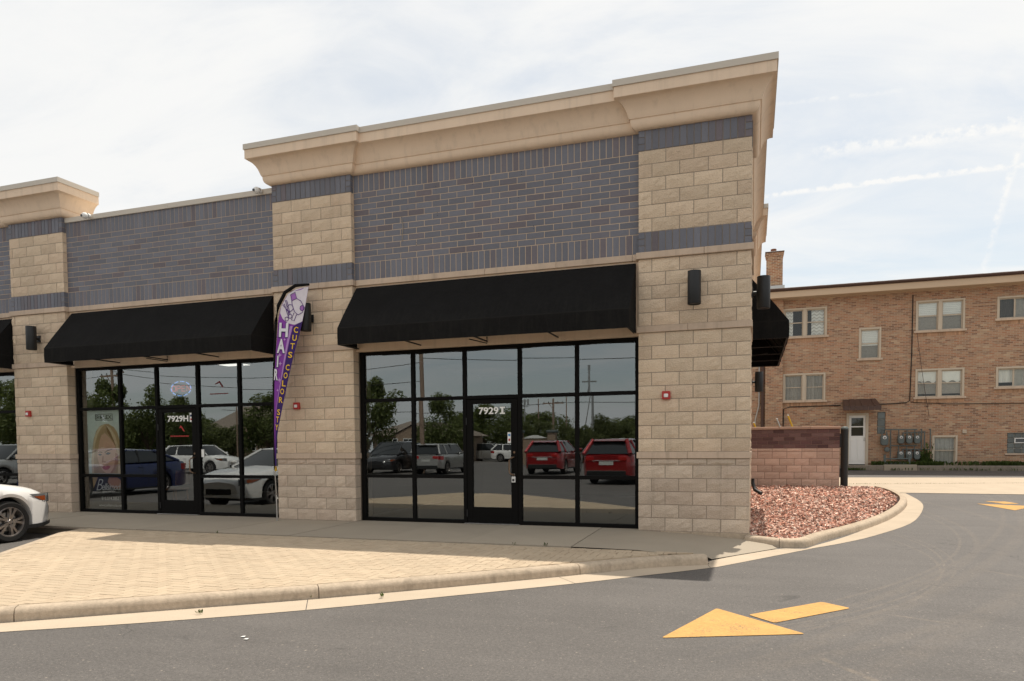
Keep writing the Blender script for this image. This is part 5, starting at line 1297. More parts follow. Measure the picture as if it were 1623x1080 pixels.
b.tube([(6.97, y_, 1.62), (6.97, y_, 1.80)], .02, 8)
b.build('pipe_run', mt['meter'], mp_, smooth=50)
b = MB(); b.lathe([(.001, -.10), (.09, -.09), (.105, -.05), (.105, 0), (.06, .02), (.001, .02)], (6.98, y_-.02, 1.04), 'y', 16); b.build('regulator', mt['meter'], mp_, smooth=50)
gm0 = None
spots = [(6.88, 1.20, 1.25, 'largest gas meter at the left end, below the glass blocks'), (7.49, 1.27, 1, 'upper left of the six small gas meters on the brick house'), (7.79, 1.27, 1, 'upper middle of the six small gas meters on the brick house'), (8.08, 1.27, 1, 'upper right of the six small gas meters on the brick house'),
         (7.49, .62, 1, 'lower left of the six small gas meters on the brick house'), (7.79, .62, 1, 'lower middle of the six small gas meters on the brick house'), (8.08, .62, 1, 'lower right of the six small gas meters on the brick house')]
for (x, z, s_, lab) in spots:
    if gm0 is None:
        gm0 = empty('gas_meter', lab, 'gas meter', (x, AY-.16, z), group='grey gas meters on the brick house')
        b = MB(); pr = [(-.115, .08), (-.115, .30), (-.09, .34), (.09, .34), (.115, .30), (.115, .08), (.07, .01), (-.07, .01)]
        b.prism([(x+a, z+c_) for a, c_ in pr], AY-.26, AY-.10, 'xz'); b.build('meter_body', mt['meter'], gm0)
        b = MB(); b.prism([(x+a*.8, z+c_*.62+.02) for a, c_ in pr], AY-.285, AY-.258, 'xz'); b.build('meter_cover', mt['meter'], gm0)
        b = MB(); b.lathe([(.001, -.03), (.055, -.03), (.06, 0)], (x, AY-.262, z+.27), 'y', 16); b.build('dial', mt['white'], gm0)
        b = MB(); b.box(x-.022, x+.022, AY-.297, AY-.292, z+.235, z+.265); b.box(x-.04, x+.04, AY-.297, AY-.292, z+.275, z+.29); b.build('dial_marks', mt['blackm'], gm0)
        b = MB(); b.tube([(x-.07, AY-.17, z+.34), (x-.07, AY-.17, z+.42)], .022, 8); b.tube([(x+.07, AY-.17, z+.34), (x+.07, AY-.17, z+.42)], .022, 8); b.build('union', mt['meter'], gm0)
        gm0.scale = (s_, 1, s_)
    else:
        c_ = copy_tree(gm0, (x, AY-.16, z)); c_['label'] = lab; c_.scale = (s_, 1, s_)
o = empty('guard_rail', 'low grey pipe guard rail standing before the gas meters', 'rail', (7.3, AY-.5, .3))
b = MB()
for x in (6.86, 7.76): b.tube([(x, AY-.45, .2), (x, AY-.45, .83)], .045, 10)
b.build('post', mt['meter'], o, smooth=50)
b = MB()
for z in (.66, .47): b.tube([(6.86, AY-.45, z), (7.76, AY-.45, z)], .028, 8)
b.build('rail', mt['meter'], o, smooth=50)
o = empty('wall_outlet_box', 'small cream box on the brick wall above the basement window', 'box', (9.8, AY, 1.68)); b = MB(); b.box(9.73, 9.87, AY-.06, AY, 1.68, 1.83, ch=.008); b.build('box_body', mt['wframe'], o); b = MB(); b.box(9.77, 9.83, AY-.066, AY-.059, 1.73, 1.78); b.build('cover', mt['tan'], o)
for nm, lab, pts, r_ in (('cable', 'dark cable run down the brick house beside the upper pair of windows', [(7.87, AY-.03, 7.35), (7.86, AY-.03, 5.0), (7.82, AY-.03, 3.05), (7.7, AY-.03, 2.97), (6.9, AY-.03, 2.93), (6.5, AY-.04, 2.93)], .02),
                         ('cable', 'dark cable bent down the brick house left of the door hood', [(5.22, AY-.03, 2.92), (3.2, AY-.03, 2.90), (2.96, AY-.03, 2.82), (2.95, AY-.03, 1.5)], .02),
                         ('cable', 'thin cable along the brick house below the right-hand windows', [(7.85, AY-.03, 2.98), (9.2, AY-.03, 2.88), (10.5, AY-.03, 2.86), (14, AY-.03, 2.80)], .013),
                         ('cable', 'thin slanting cable hanging across the lower pair of windows', [(8.02, AY-.12, 5.8), (8.2, AY-.14, 4.4), (8.38, AY-.12, 3.2), (8.53, AY-.05, 2.38)], .009)):
    o = empty(nm, lab, 'cable', pts[0]); b = MB(); b.tube(pts, r_, 6); b.build('cable_run', mt['wire'] if r_ > .01 else mt['brown'], o, smooth=60)
    b = MB()
    for p, q in zip(pts[:-1], pts[1:]):
        mx = [(p[i]+q[i])/2 for i in range(3)]; b.box(mx[0]-.02, mx[0]+.02, AY-.035, AY, mx[2]-.015, mx[2]+.015)
    b.build('clips', mt['brown'], o)
o = empty('downspout', 'brown rain downspout at the left end of the brick house', 'downspout', (2.08, AY-.1, .3)); b = MB(); b.box(2.03, 2.15, AY-.12, AY-.02, .4, 7.5, ch=.01); b.build('pipe', mt['brown'], o)
b = MB(); b.box(2.02, 2.16, AY-.125, AY-.018, 3.0, 3.05); b.box(2.02, 2.16, AY-.125, AY-.018, 5.6, 5.65); b.build('bracket', mt['brown'], o)
o = empty('conduit', 'pale conduit left of the brown downspout on the brick house', 'conduit', (1.9, AY-.1, .3)); b = MB(); b.tube([(1.95, AY-.05, 7.0), (1.95, AY-.05, 3.0), (1.80, AY-.05, 2.4), (1.75, AY-.05, .4)], .03, 8); b.build('pipe', mt['steel'], o, smooth=50)
# weeds along the foot of the wall
def weeds(name, label, n_, fn, seed, hgt):
    r_ = random.Random(seed); b = MB()
    for _ in range(n_):
        x, y, z = fn(r_); h = hgt*r_.uniform(.3, 1.1); a = r_.uniform(0, 6.28); dx_, dy_ = math.cos(a)*h*.5, math.sin(a)*h*.5; w_ = h*.16
        px_, py_ = -math.sin(a)*w_, math.cos(a)*w_
        b.add([(x, y, z), (x+dx_*.5+px_, y+dy_*.5+py_, z+h*.7), (x+dx_, y+dy_, z+h), (x+dx_*.5-px_, y+dy_*.5-py_, z+h*.7)], [(0, 1, 2, 3)])
    b.build(name, mt['weed'], kind='stuff', label=label, cat='weeds')
def f1(r_):
    x = r_.choice([r_.uniform(6.4, 9.0), r_.uniform(6.4, 13), r_.gauss(8.4, .15), r_.gauss(11.0, .3)]); return (x, r_.uniform(21.47, 21.95), .37)
weeds('weeds', 'green weeds growing along the foot of the brick house', 2600, f1, 1, .20)
weeds('weeds', 'sparse weeds growing in the joint below the ledge kerb', 260, lambda r_: (r_.choice([r_.gauss(5.6, .3), r_.uniform(7, 13)]), 21.2, gz(21)), 2, .13)
weeds('tall_weed', 'taller bushy weed between the gas meters and the basement window', 240, lambda r_: (r_.gauss(8.38, .12), r_.gauss(21.8, .06), .37+abs(r_.gauss(0, .22))), 3, .24)
weeds('weeds', 'thin grass line in the concrete joint across the alley', 420, lambda r_: (lambda t_: (4.54+t_*6.8, 13.235+t_*6.8*.247, gz(13.6)))(r_.random()), 4, .035)
weeds('weeds', 'tiny weeds in the joints of the sidewalk and kerb', 60, lambda r_: r_.choice([(-1.35, -2.03, -.005), (-.92, -2.03, -.005), (-2.02, -5.3, -.13), (-2.38, -5.22, -.13), (-3.2, -6.2, -.13), (-6.3, -2.03, -.01), (5.45, 7.9, -.07)])[0:0] or (lambda q: (q[0]+r_.gauss(0, .015), q[1]+r_.gauss(0, .01), q[2]))(r_.choice([(-1.35, -2.03, -.005), (-.92, -2.03, -.005), (-1.72, -4.98, -.13), (-2.38, -5.22, -.13), (-2.95, -6.05, -.13), (-6.3, -2.03, -.01)])), 5, .05)

# ------------------------------------------------------------------ cars
def lerp_tab(t_, x):
    if x <= t_[0][0]: return t_[0][1]
    for (a, u), (c_, v) in zip(t_[:-1], t_[1:]):
        if x <= c_:
            k = (x-a)/(c_-a); return u+(v-u)*k
    return t_[-1][1]
def smooth_tab(t_, x): return sum(lerp_tab(t_, x+d_) for d_ in (-.12, -.06, 0, .06, .12))/5
CARS = {
    'sedan': dict(L=4.97, W=1.86, fo=.95, wb=2.83, top=[(-2.485, .94), (-2.35, 1.05), (-1.95, 1.07), (-1, 1.0), (.80, .99), (1.5, .93), (2.05, .84), (2.36, .73), (2.485, .60)], A0=(.86, .985), A1=(-.12, 1.40), C1=(-1.20, 1.38), C0=(-2.0, 1.06), sill=.19, R=.328),
    'suv': dict(L=4.62, W=1.88, fo=.92, wb=2.70, top=[(-2.31, 1.00), (-2.2, 1.10), (-1, 1.08), (1.0, 1.06), (1.5, 1.02), (2.0, .95), (2.25, .82), (2.31, .68)], A0=(1.12, 1.06), A1=(.40, 1.60), C1=(-1.75, 1.58), C0=(-2.18, 1.10), sill=.26, R=.35),
    'jeep': dict(L=4.42, W=1.80, fo=.88, wb=2.64, top=[(-2.21, 1.05), (-2.15, 1.12), (1.0, 1.10), (1.9, 1.05), (2.15, .95), (2.21, .75)], A0=(1.0, 1.10), A1=(.62, 1.64), C1=(-2.0, 1.62), C0=(-2.17, 1.12), sill=.30, R=.35),
    'van': dict(L=5.0, W=1.95, fo=.95, wb=3.0, top=[(-2.5, 1.0), (-2.4, 1.08), (1.0, 1.04), (1.7, .98), (2.2, .86), (2.45, .72), (2.5, .6)], A0=(1.55, 1.02), A1=(.55, 1.68), C1=(-2.0, 1.70), C0=(-2.4, 1.08), sill=.2, R=.33)}
def wheel_parts(Rw):
    t_ = MB(); rr = .232/.328*Rw
    t_.lathe([(rr, .0), (rr+.008, -.012), (Rw-.03, -.016), (Rw-.008, .006), (Rw, .03), (Rw, .18), (Rw-.03, .215), (rr, .215)], (0, -.0, 0), 'y', 40)
    r_ = MB(); r_.lathe([(rr+.004, -.004), (rr-.012, -.008), (rr-.02, .01), (rr-.03, .09)], (0, 0, 0), 'y', 40)
    for k in range(5):
        for side_ in (-1, 1):
            a = 2*math.pi*k/5+.30; da = side_*.20
            p = [(.048, a+da*1.5), (.10, a+da*.75), (rr-.055, a+da*.95), (rr-.014, a+da*1.15)]
            wv = [.020, .015, .017, .026]; yv = [.004, -.001, .0, .004]
            top = []; bot = []
            for (rad, an), w_, yy in zip(p, wv, yv):
                for s_ in (-1, 1): top.append((rad*math.cos(an)-s_*w_*math.sin(an), yy, rad*math.sin(an)+s_*w_*math.cos(an))); bot.append((top[-1][0], yy+.05, top[-1][2]))
            fs = []
            for j in range(3): fs += [(2*j, 2*j+1, 2*j+3, 2*j+2), (2*j, 2*j+2, 8+2*j+2, 8+2*j), (2*j+1, 8+2*j+1, 8+2*j+3, 2*j+3)]
            r_.add(top+bot, fs)
    r_.lathe([(.001, -.006), (.03, -.006), (.036, .0), (.06, .006), (.065, .05)], (0, 0, 0), 'y', 20)
    d_ = MB(); d_.lathe([(.001, .095), (rr-.02, .095)], (0, 0, 0), 'y', 32); d_.lathe([(.05, .07), (.15, .07), (.15, .085), (.05, .085)], (0, 0, 0), 'y', 28, 1)
    n_ = MB()
    for k in range(5): a = 2*math.pi*k/5+.9; n_.lathe([(.001, -.006), (.010, -.004), (.011, .01)], (.046*math.cos(a), .003, .046*math.sin(a)), 'y', 8)
    return (t_.mesh('tyre', mt['tyre'], smooth=30), r_.mesh('rim', mt['rim'], smooth=30), d_.mesh('brake_disc', [mt['rimd'], mt['steel']], smooth=30), n_.mesh('wheel_nuts', mt['rimd'], smooth=30))
_wp = {}
def car(name, kind, paint, label, cat, loc, rz, group=None):
    k = CARS[kind]; o = empty(name, label, cat, (0, 0, 0), group=group)
    L_, W_, Rw = k['L'], k['W'], k['R']; xf = L_/2-k['fo']; xr = xf-k['wb']; Ra = Rw+.055; sill = k['sill']
    def wd(x):
        x0 = L_/2-(.85 if x > 0 else .6); t_ = max(0, (abs(x)-x0)/(L_/2-x0)); return W_/2*(1-(.42 if x > 0 else .22)*t_**2.4)
    sx = {-L_/2, L_/2}; x = -L_/2
    while x < L_/2: sx.add(round(x, 3)); x += .14
    for d_ in (.02, .05, .09, .14, .2, .28, .36, .45): sx.add(round(L_/2-d_, 3)); sx.add(round(-L_/2+d_, 3))
    for xa in (xf, xr):
        for i in range(-10, 11): sx.add(round(xa+Ra*math.sin(i*math.pi/20), 4))
        sx.add(xa-Ra-.001); sx.add(xa+Ra+.001)
    sx = sorted(sx); b = MB(); ring = 8
    for x in sx:
        zb = sill+(.10*max(0, (abs(x)-L_/2+.5)/.5)**2 if abs(x) > L_/2-.5 else 0)
        for xa in (xf, xr):
            if abs(x-xa) <= Ra+1e-6: zb = max(zb, Rw+math.sqrt(max(0, Ra*Ra-(x-xa)**2)))
        w_ = wd(x); zt = smooth_tab(k['top'], x); zs = max(zb+.06, min(.62, zt-.16)); zsh = max(zs+.03, zt-.11)
        hood = max(0, min(1, (x-k['A0'][0])/.5))
        half = [(0, zb), (w_-.16, zb), (w_-.015, zb+.012), (w_+.006, zs), (w_-.012, zsh), (w_-.05-.03*hood, zt-.035), (w_-.20, zt), (0, zt+.03)]
        for y, z in half: b.v.append((x, y, z))
        for y, z in half: b.v.append((x, -y, z))
    N = len(sx)
    for i in range(N-1):
        for j in range(ring-1):
            a = i*16+j; c_ = (i+1)*16+j
            b.f.append((a, a+1, c_+1, c_)); b.mi.append(1 if j == 0 else 0)
            b.f.append((a+8, c_+8, c_+9, a+9)); b.mi.append(1 if j == 0 else 0)
    e = [j for j in range(8)]+[8+j for j in range(7, -1, -1)]
    b.f += [tuple(e), tuple((N-1)*16+j for j in e[::-1])]; b.mi += [0, 0]
    b.build('body', [mt[paint], mt['rimd']], o, smooth=38)
    # greenhouse
    A0, A1, C1, C0 = k['A0'], k['A1'], k['C1'], k['C0']; wb_, wr = W_/2-.085, W_/2-(.27 if kind in ('sedan', 'jeep') else .33)
    g = MB(); pts = []
    n_ = 9
    def rowp(t_):  # t 0 belt .. 1 roof
        return (A0[0]+(A1[0]-A0[0])*t_, A0[1]+(A1[1]-A0[1])*t_), (C0[0]+(C1[0]-C0[0])*t_, C0[1]+(C1[1]-C0[1])*t_), wb_+(wr-wb_)*(t_**1.3)
    rows = []
    for r_ in range(5):
        t_ = r_/4; a, c_, w_ = rowp(t_); cur = []
        bow = .10*(1-t_)+.05
        for i in range(7): s_ = i/6*2-1; cur.append((a[0]+bow*(1-s_*s_)-.0, s_*w_, a[1]))
        for i in range(1, 9): cur.append((a[0]+(c_[0]-a[0])*i/9, w_, a[1]+(c_[1]-a[1])*i/9))
        for i in range(7): s_ = 1-i/6*2; cur.append((c_[0]-bow*(1-s_*s_)*.6, s_*w_, c_[1]))
        for i in range(1, 9): cur.append((c_[0]+(a[0]-c_[0])*i/9, -w_, c_[1]+(a[1]-c_[1])*i/9))
        rows.append(cur)
    m_ = len(rows[0])
    for cur in rows: g.v += cur
    for r_ in range(4):
        for i in range(m_): g.f.append((r_*m_+i, r_*m_+(i+1) % m_, (r_+1)*m_+(i+1) % m_, (r_+1)*m_+i)); g.mi.append(0)
    g.build('window_glass', mt['cglass'], o, smooth=45)
    g = MB(); top = rows[-1]; ins = []
    cx_ = (A1[0]+C1[0])/2
    for sc_, dz_ in ((1.012, -.015), (1.0, .012), (.9, .035), (.6, .052), (.25, .06)):
        ins.append([(cx_+(p[0]-cx_)*sc_, p[1]*sc_, p[2]+dz_) for p in top])
    for cur in ins: g.v += cur
    for r_ in range(4):
        for i in range(m_): g.f.append((r_*m_+i, r_*m_+(i+1) % m_, (r_+1)*m_+(i+1) % m_, (r_+1)*m_+i)); g.mi.append(0)
    g.f.append(tuple(4*m_+i for i in range(m_))); g.mi.append(0)
    g.build('roof', mt[paint], o, smooth=45)
    g = MB(); h = MB()
    for s_ in (-1, 1):
        g.tube([(A0[0]+.06, s_*(wb_+.005), A0[1]-.02), (A1[0]+.0, s_*(wr+.012), A1[1]+.005)], .034, 6); g.tube([(C0[0]-.03, s_*(wb_+.0), C0[1]-.02), (C1[0], s_*(wr+.008), C1[1]+.005)], .085 if kind in ('suv', 'van') else .06, 8)
        if kind != 'sedan': g.tube([(C1[0]*.62, s_*(wb_+.0), C0[1]-.02), (C1[0]*.66, s_*(wr+.005), C1[1])], .06, 6)
        xb = (A1[0]+C1[0])/2+.15; h.tube([(xb+.05, s_*(wb_+.004), 1.0), (xb, s_*(wr+.012), A1[1])], .032, 6)
    g.build('pillars', mt[paint], o, smooth=50); h.build('door_pillars', mt['blackm'], o, smooth=50)
    # lights, bumpers, grille, plates, mirrors, handles, seams
    for s_ in (-1, 1):
        def patch(nm, mat_, x0, x1, f_top, f_bot, out_=.006, n2=8):
            q = MB()
            for i in range(n2+1):
                x = x0+(x1-x0)*i/n2; y = wd(x)+out_
                for z in (f_bot(x), (f_bot(x)+f_top(x))/2, f_top(x)): q.v.append((x, s_*(y-.05*max(0, (z-.62))), z))
            for i in range(n2):
                for j in range(2): f_ = (i*3+j, (i+1)*3+j, (i+1)*3+j+1, i*3+j+1); q.f.append(f_ if s_ < 0 else f_[::-1]); q.mi.append(0)
            return q.build(nm, mat_, o, smooth=50)
        zl = (smooth_tab(k['top'], L_/2-.22)-.06)
        hb = L_/2-.62
        patch('headlight', mt['lens'], hb, L_/2-.02, lambda x: zl+.045-.02*(x-hb), lambda x: zl+.045-.02*(x-hb)-.15*min(1, (x-hb)/.34)**.8)
        patch('marker_light', mt['amber'], hb+.10, L_/2-.22, lambda x: zl+.0, lambda x: zl-.005-.075*min(1, max(0, (x-hb-.1)/.2)), .009, 5)
        patch('light_chrome', mt['lensw'], L_/2-.24, L_/2-.10, lambda x: zl+.022, lambda x: zl-.006, .010, 3)
        patch('bumper_lip', mt['blackm'], L_/2-.70, L_/2-.03, lambda x: .255+.03*max(0, (x-L_/2+.35))*2, lambda x: .195+.03*max(0, (x-L_/2+.35))*2, .018)
        patch('side_skirt', mt['blackm'], xr+Ra+.03, xf-Ra-.03, lambda x: sill+.05, lambda x: sill-.005, .004)
        zt_ = 1.0 if kind == 'sedan' else 1.05
        patch('taillight', mt['redlens'], -L_/2+.02, -L_/2+.40, lambda x: zt_-.05, lambda x: zt_-.25, .008)
        q = MB(); mx = A0[0]-.22; q.lathe([(.001, -.10), (.06, -.08), (.085, -.02), (.085, .04), (.06, .09), (.001, .10)], (mx, s_*(W_/2+.09), A0[1]+.10), 'y', 12); q.v = [(x, y, A0[1]+.10+(z-A0[1]-.10)*.75) for x, y, z in q.v]; q.tube([(mx, s_*(W_/2-.10), A0[1]+.04), (mx, s_*(W_/2+.04), A0[1]+.08)], .025, 6); q.build('side_mirror', mt[paint], o, smooth=50)
        for xh in ((A0[0]+C0[0])/2+.12, (A0[0]+C0[0])/2-.85):
            q = MB(); q.box(xh-.1, xh+.1, s_*W_/2-.02, s_*W_/2+.022, .86, .885, ch=.008); q.build('door_handle', mt[paint], o)
        q = MB()
        for xs_ in (A0[0]-.12, (A1[0]+C1[0])/2+.18, xr+Ra+.16): q.tube([(xs_, s_*(W_/2-.004), sill+.12), (xs_, s_*(W_/2+.004), .6), (xs_-.03, s_*(W_/2-.02), .97)], .006, 4)
        q.build('door_seams', mt['rimd'], o)
    for s_ in (-1, 1):
        q = MB(); q.box(-L_/2-.018, -L_/2+.05, min(s_*(W_/2-.50), s_*(W_/2-.20)), max(s_*(W_/2-.50), s_*(W_/2-.20)), zt_-.2, zt_-.05, ch=.015); q.build('taillight', mt['redlens'], o)
    if kind != 'sedan':
        q = MB(); q.prism([(C1[0]-.20, C1[1]-.02), (C1[0]+.1, C1[1]+.045), (C1[0]+.1, C1[1]-.01), (C1[0]-.16, C1[1]-.05)], -(W_/2-.36), W_/2-.36, 'xz'); q.build('spoiler', mt[paint], o)
        q = MB(); q.box(-L_/2-.022, -L_/2+.02, -.5, .5, .845, .865, ch=.006); q.build('tailgate_trim', mt['lensw'], o)
    q = MB(); gx_ = L_/2
    wg = wd(gx_)*.95
    q.box(gx_-.03, gx_+.012, -wg*.72, wg*.72, .36, .50, ch=.01); q.build('grille', mt['rimd'], o)
    q = MB(); q.box(-L_/2-.012, -L_/2+.03, -.26, .26, .70 if kind != 'sedan' else .55, .83 if kind != 'sedan' else .68, ch=.004); q.build('licence_plate', mt['plate'], o)
    q = MB(); q.box(-L_/2-.025, -L_/2+.2, -W_/2*.76, W_/2*.76, .30, .50, ch=.02); q.build('rear_bumper', mt['blackm'] if kind != 'sedan' else mt[paint], o)
    if Rw not in _wp: _wp[Rw] = wheel_parts(Rw)
    for xa in (xf, xr):
        for s_ in (-1, 1):
            wl = inst('wheel', _wp[Rw][0], o, (xa, s_*(W_/2-.015), Rw)); wl.rotation_euler = (0, rnd.uniform(0, 1) if not (xa == xf and s_ < 0) else .25, 0 if s_ < 0 else math.pi)
            for nm, me in zip(('rim', 'brake_disc', 'wheel_nuts'), _wp[Rw][1:]):
                c_ = bpy.data.objects.new(nm, me); C.objects.link(c_); c_.parent = wl
    o.location = loc; o.rotation_euler = (0, 0, rz); return o
H = math.pi/2
car('white_sedan', 'sedan', 'cwhite', 'white sedan parked nose in at the left edge before the 7929H shop', 'car', (-9.385-.93, -2.10-2.485, -.14), H)
car('blue_sedan', 'sedan', 'cblue', 'blue sedan mirrored in the panes left of the 7929H door', 'car', (-17.6, -5.6, -.14), H)
car('silver_suv', 'suv', 'csilver', 'silver car mirrored in the cut off window at the left picture edge', 'car', (-26.6, -9.5, -.14), H)
car('red_suv', 'suv', 'cred', 'red SUV mirrored directly right of the 7929I door', 'car', (-7.55, -23.2, -.14), -H)
car('red_suv', 'suv', 'cred', 'dark red SUV mirrored in the rightmost shop panes by the corner pier', 'car', (-3.0, -15.7, -.14), -H+.06)
car('silver_wagon', 'jeep', 'csilver', 'boxy silver wagon mirrored in the panes left of the 7929I door', 'car', (-14.6, -25.2, -.14), -H)
car('dark_minivan', 'van', 'cdark', 'dark minivan with its lamps towards the shops, mirrored in the leftmost 7929I panes', 'car', (-17.1, -24.6, -.14), H)
car('silver_minivan', 'van', 'csilver', 'silver minivan far across the lot, mirrored in the left of the 7929I door', 'car', (-22.6, -53.2, -.14), 0)
car('white_suv', 'suv', 'cwhite', 'white SUV far across the lot, mirrored in the middle of the 7929I door', 'car', (-18.7, -50.3, -.14), 0)
car('white_suv', 'suv', 'cwhite', 'white SUV mirrored in the glass of the 7929H door', 'car', (-28.6, -21.8, -.14), 0)

# ------------------------------------------------------------------ what the shop windows mirror: trees, poles, houses across the lot
def crown_mesh(seed, n_, leaf, mat_):
    r_ = random.Random(seed); b = MB()
    lobes = [(0, 0, 0, .72)]+[(math.cos(a)*.55*r_.uniform(.7, 1.2), math.sin(a)*.55*r_.uniform(.7, 1.2), r_.uniform(-.45, .5), r_.uniform(.28, .48)) for a in [i*.7+r_.random() for i in range(9)]]+[(r_.uniform(-.3, .3), r_.uniform(-.3, .3), r_.uniform(.5, .85), r_.uniform(.2, .35)) for _ in range(3)]
    for _ in range(n_):
        lx, ly, lz, lr = r_.choice(lobes); d_ = Vector((r_.gauss(0, 1), r_.gauss(0, 1), r_.gauss(0, 1))).normalized(); q = lr*r_.uniform(.55, 1.05)
        p = Vector((lx, ly, lz))+d_*q
        ax = (d_+Vector((r_.gauss(0, .6), r_.gauss(0, .6), r_.gauss(0, .6)+.4))).normalized(); u = ax.orthogonal().normalized(); v = ax.cross(u); an = r_.uniform(0, 6.28)
        u, v = math.cos(an)*u+math.sin(an)*v, -math.sin(an)*u+math.cos(an)*v; s_ = leaf*r_.uniform(.6, 1.3)
        b.add([p-u*s_, p-v*s_*.45+ax*s_*.1, p+u*s_, p+v*s_*.45+ax*s_*.1], [(0, 1, 2, 3)])
    return b.mesh('crown', mat_)
crowns = [crown_mesh(s_, 6500, .05, mt['leaf_a' if s_ < 3 else 'leaf_b']) for s_ in range(5)]
tb = MB(); tb.tube([(0, 0, -.1), (.02, .01, .35), (-.02, .02, .75)], [.06, .045, .03], 9)
for a in range(5): tb.tube([(0, 0, .35+.06*a), (.28*math.cos(a*1.3), .28*math.sin(a*1.3), .75+.05*a), (.45*math.cos(a*1.3), .45*math.sin(a*1.3), .95+.04*a)], [.028, .018, .008], 6)
trunk_me = tb.mesh('trunk', mt['bark'], smooth=50)
def tree(name, x, y, w_, h, ci, label, group, zc=None):
    """a crown of width w_ whose top stands at h; zc = its underside"""
    zc = .06*h if zc is None else zc
    o = empty(name, label, 'tree', (x, y, -.14), group=group)
    t_ = inst('trunk', trunk_me, o, (x, y, -.14)); t_.scale = (w_*.5, w_*.5, (zc+h)/2)
    c_ = inst('crown', crowns[ci], o, (x, y, (zc+h)/2)); c_.scale = (w_/2, w_/2, (h-zc)/2/1.0); c_.rotation_euler = (0, 0, rnd.uniform(0, 6))
TG = 'leafy trees across the lot mirrored in the shop windows'
for i, (x, y, w_, h, ci, nm, lab) in enumerate([
    (-23.2, -32, 4.6, 6.0, 0, 'broadleaf_tree', 'leafy tree mirrored in the leftmost 7929I panes'), (-17.8, -32.5, 4.0, 4.9, 1, 'broadleaf_tree', 'leafy tree mirrored in the second 7929I panes behind the silver wagon'),
    (-25.5, -60, 8.0, 5.6, 2, 'broadleaf_tree', 'dark tree mirrored in the glass of the 7929I door'), (-45.5, -30, 5.0, 6.6, 0, 'broadleaf_tree', 'tall tree mirrored above the woman poster'),
    (-41.4, -30.5, 5.2, 6.0, 1, 'broadleaf_tree', 'bushy tree mirrored left of the 7929H door'), (-38.6, -31, 4.0, 5.0, 2, 'broadleaf_tree', 'tree mirrored behind the OPEN sign'),
    (-30.2, -30.5, 4.6, 5.2, 1, 'broadleaf_tree', 'tree mirrored beside the feather flag'), (-52.5, -29, 6.0, 6.8, 2, 'broadleaf_tree', 'tree mirrored in the cut off window at the left edge'), (-57.5, -30, 6.5, 7.2, 0, 'broadleaf_tree', 'second tree mirrored in the cut off window at the left edge')]):
    tree(nm, x, y, w_, h, ci, lab, TG)
for i in range(11):
    x = -14.0+i*1.45; hh = 2.9+.35*math.sin(i*1.9)+(.9 if i == 8 else 0)
    tree('hedge_tree', x, -39.5+1.2*math.sin(i*2.3), 2.7, hh, 3+i % 2, 'one of the dense green hedge trees mirrored above the red SUVs', 'row of hedge trees mirrored above the red SUVs', .0)
for i in range(9):
    tree('hedge_tree', -57+i*2.9, -35+1.0*math.sin(i*2.1), 4.4, 3.5+.5*math.sin(i*1.7), 3+i % 2, 'one of the low bushy trees mirrored around the 7929H door', 'bushy trees mirrored in the 7929H front', .0)
for i in range(26):
    tree('distant_tree', -118+i*5.6, -78+4*math.sin(i*2.7), 8.5, 5.2+1.3*math.sin(i*1.3), i % 5, 'one of the distant trees closing the mirrored horizon', 'distant trees on the mirrored horizon', .0)
def upole(x, y, h, lab, arm=True, lean=0.0, r_=.14, nm='utility_pole'):
    o = empty(nm, lab, 'pole', (x, y, -.14)); b = MB(); b.tube([(x, y, -.14), (x+lean*.5, y, h*.5), (x+lean, y, h)], [r_, r_*.85, r_*.7], 10); b.build('pole_shaft', mt['pole'], o, smooth=60)
    if arm:
        b = MB(); b.box(x+lean-1.1, x+lean+1.1, y-.06, y+.06, h-.55, h-.43); b.tube([(x+lean-.5, y, h-.5), (x+lean, y, h-1.1)], .03, 6); b.build('cross_arm', mt['pole'], o)
        b = MB()
        for dx_ in (-1.0, -.5, .5, 1.0): b.lathe([(.04, 0), (.05, .06), (.03, .14), (.001, .15)], (x+lean+dx_, y, h-.43), 'z', 8)
        b.build('insulator', mt['meter'], o)
    return o
upole(-15.7, -25, 10.5, 'brown utility pole mirrored in the second 7929I panes', False, -.25)
upole(-44.6, -30, 7.4, 'utility pole with cross arm mirrored in the top left pane above the poster', True, -.4)
upole(-17.3, -60, 6.0, 'utility pole with cross arm mirrored above the red SUV right of the door', True)
upole(-18.9, -60, 6.0, 'thin pole mirrored second from the 7929I door', False, 0, .07); upole(-15.9, -60, 6.4, 'thin pole mirrored beside the last mullion of the 7929I front', False, 0, .07)
upole(-31.2, -28, 6.0, 'thin lamp mast mirrored in the top pane beside the flag', False, 0, .05, 'lamp_mast')
o = empty('radio_mast', 'tall thin mast with short arms mirrored in the rightmost 7929I panes', 'mast', (-13.35, -60, -.14)); b = MB(); b.tube([(-13.35, -60, -.1), (-13.38, -60, 9.3)], [.16, .10], 8); b.build('mast_shaft', mt['steel'], o)
b = MB(); b.box(-14.1, -12.6, -60.05, -59.95, 7.65, 7.8); b.box(-13.5, -13.25, -60.1, -59.9, 8.9, 9.4); b.tube([(-13.4, -60, 7.4), (-14.3, -60, 2)], .05, 6); b.build('mast_arms', mt['steel'], o)
o = empty('antenna_tower', 'lattice antenna tower mirrored just right of the 7929I door', 'tower', (-20.6, -60, -.14)); b = MB()
for dx_ in (-.25, .25): b.tube([(-20.6+dx_, -60, -.1), (-20.6+dx_*.6, -60, 6)], .05, 6)
b.build('legs', mt['steel'], o); b = MB()
for k in range(12): b.tube([(-20.85+.02*(k % 2), -60, k*.5), (-20.37, -60, k*.5+.5)], .025, 5)
b.build('bracing', mt['steel'], o)
b = MB()
for z in (4.4, 5.2, 5.8): b.box(-21.2, -20.0, -60.06, -59.94, z, z+.07)
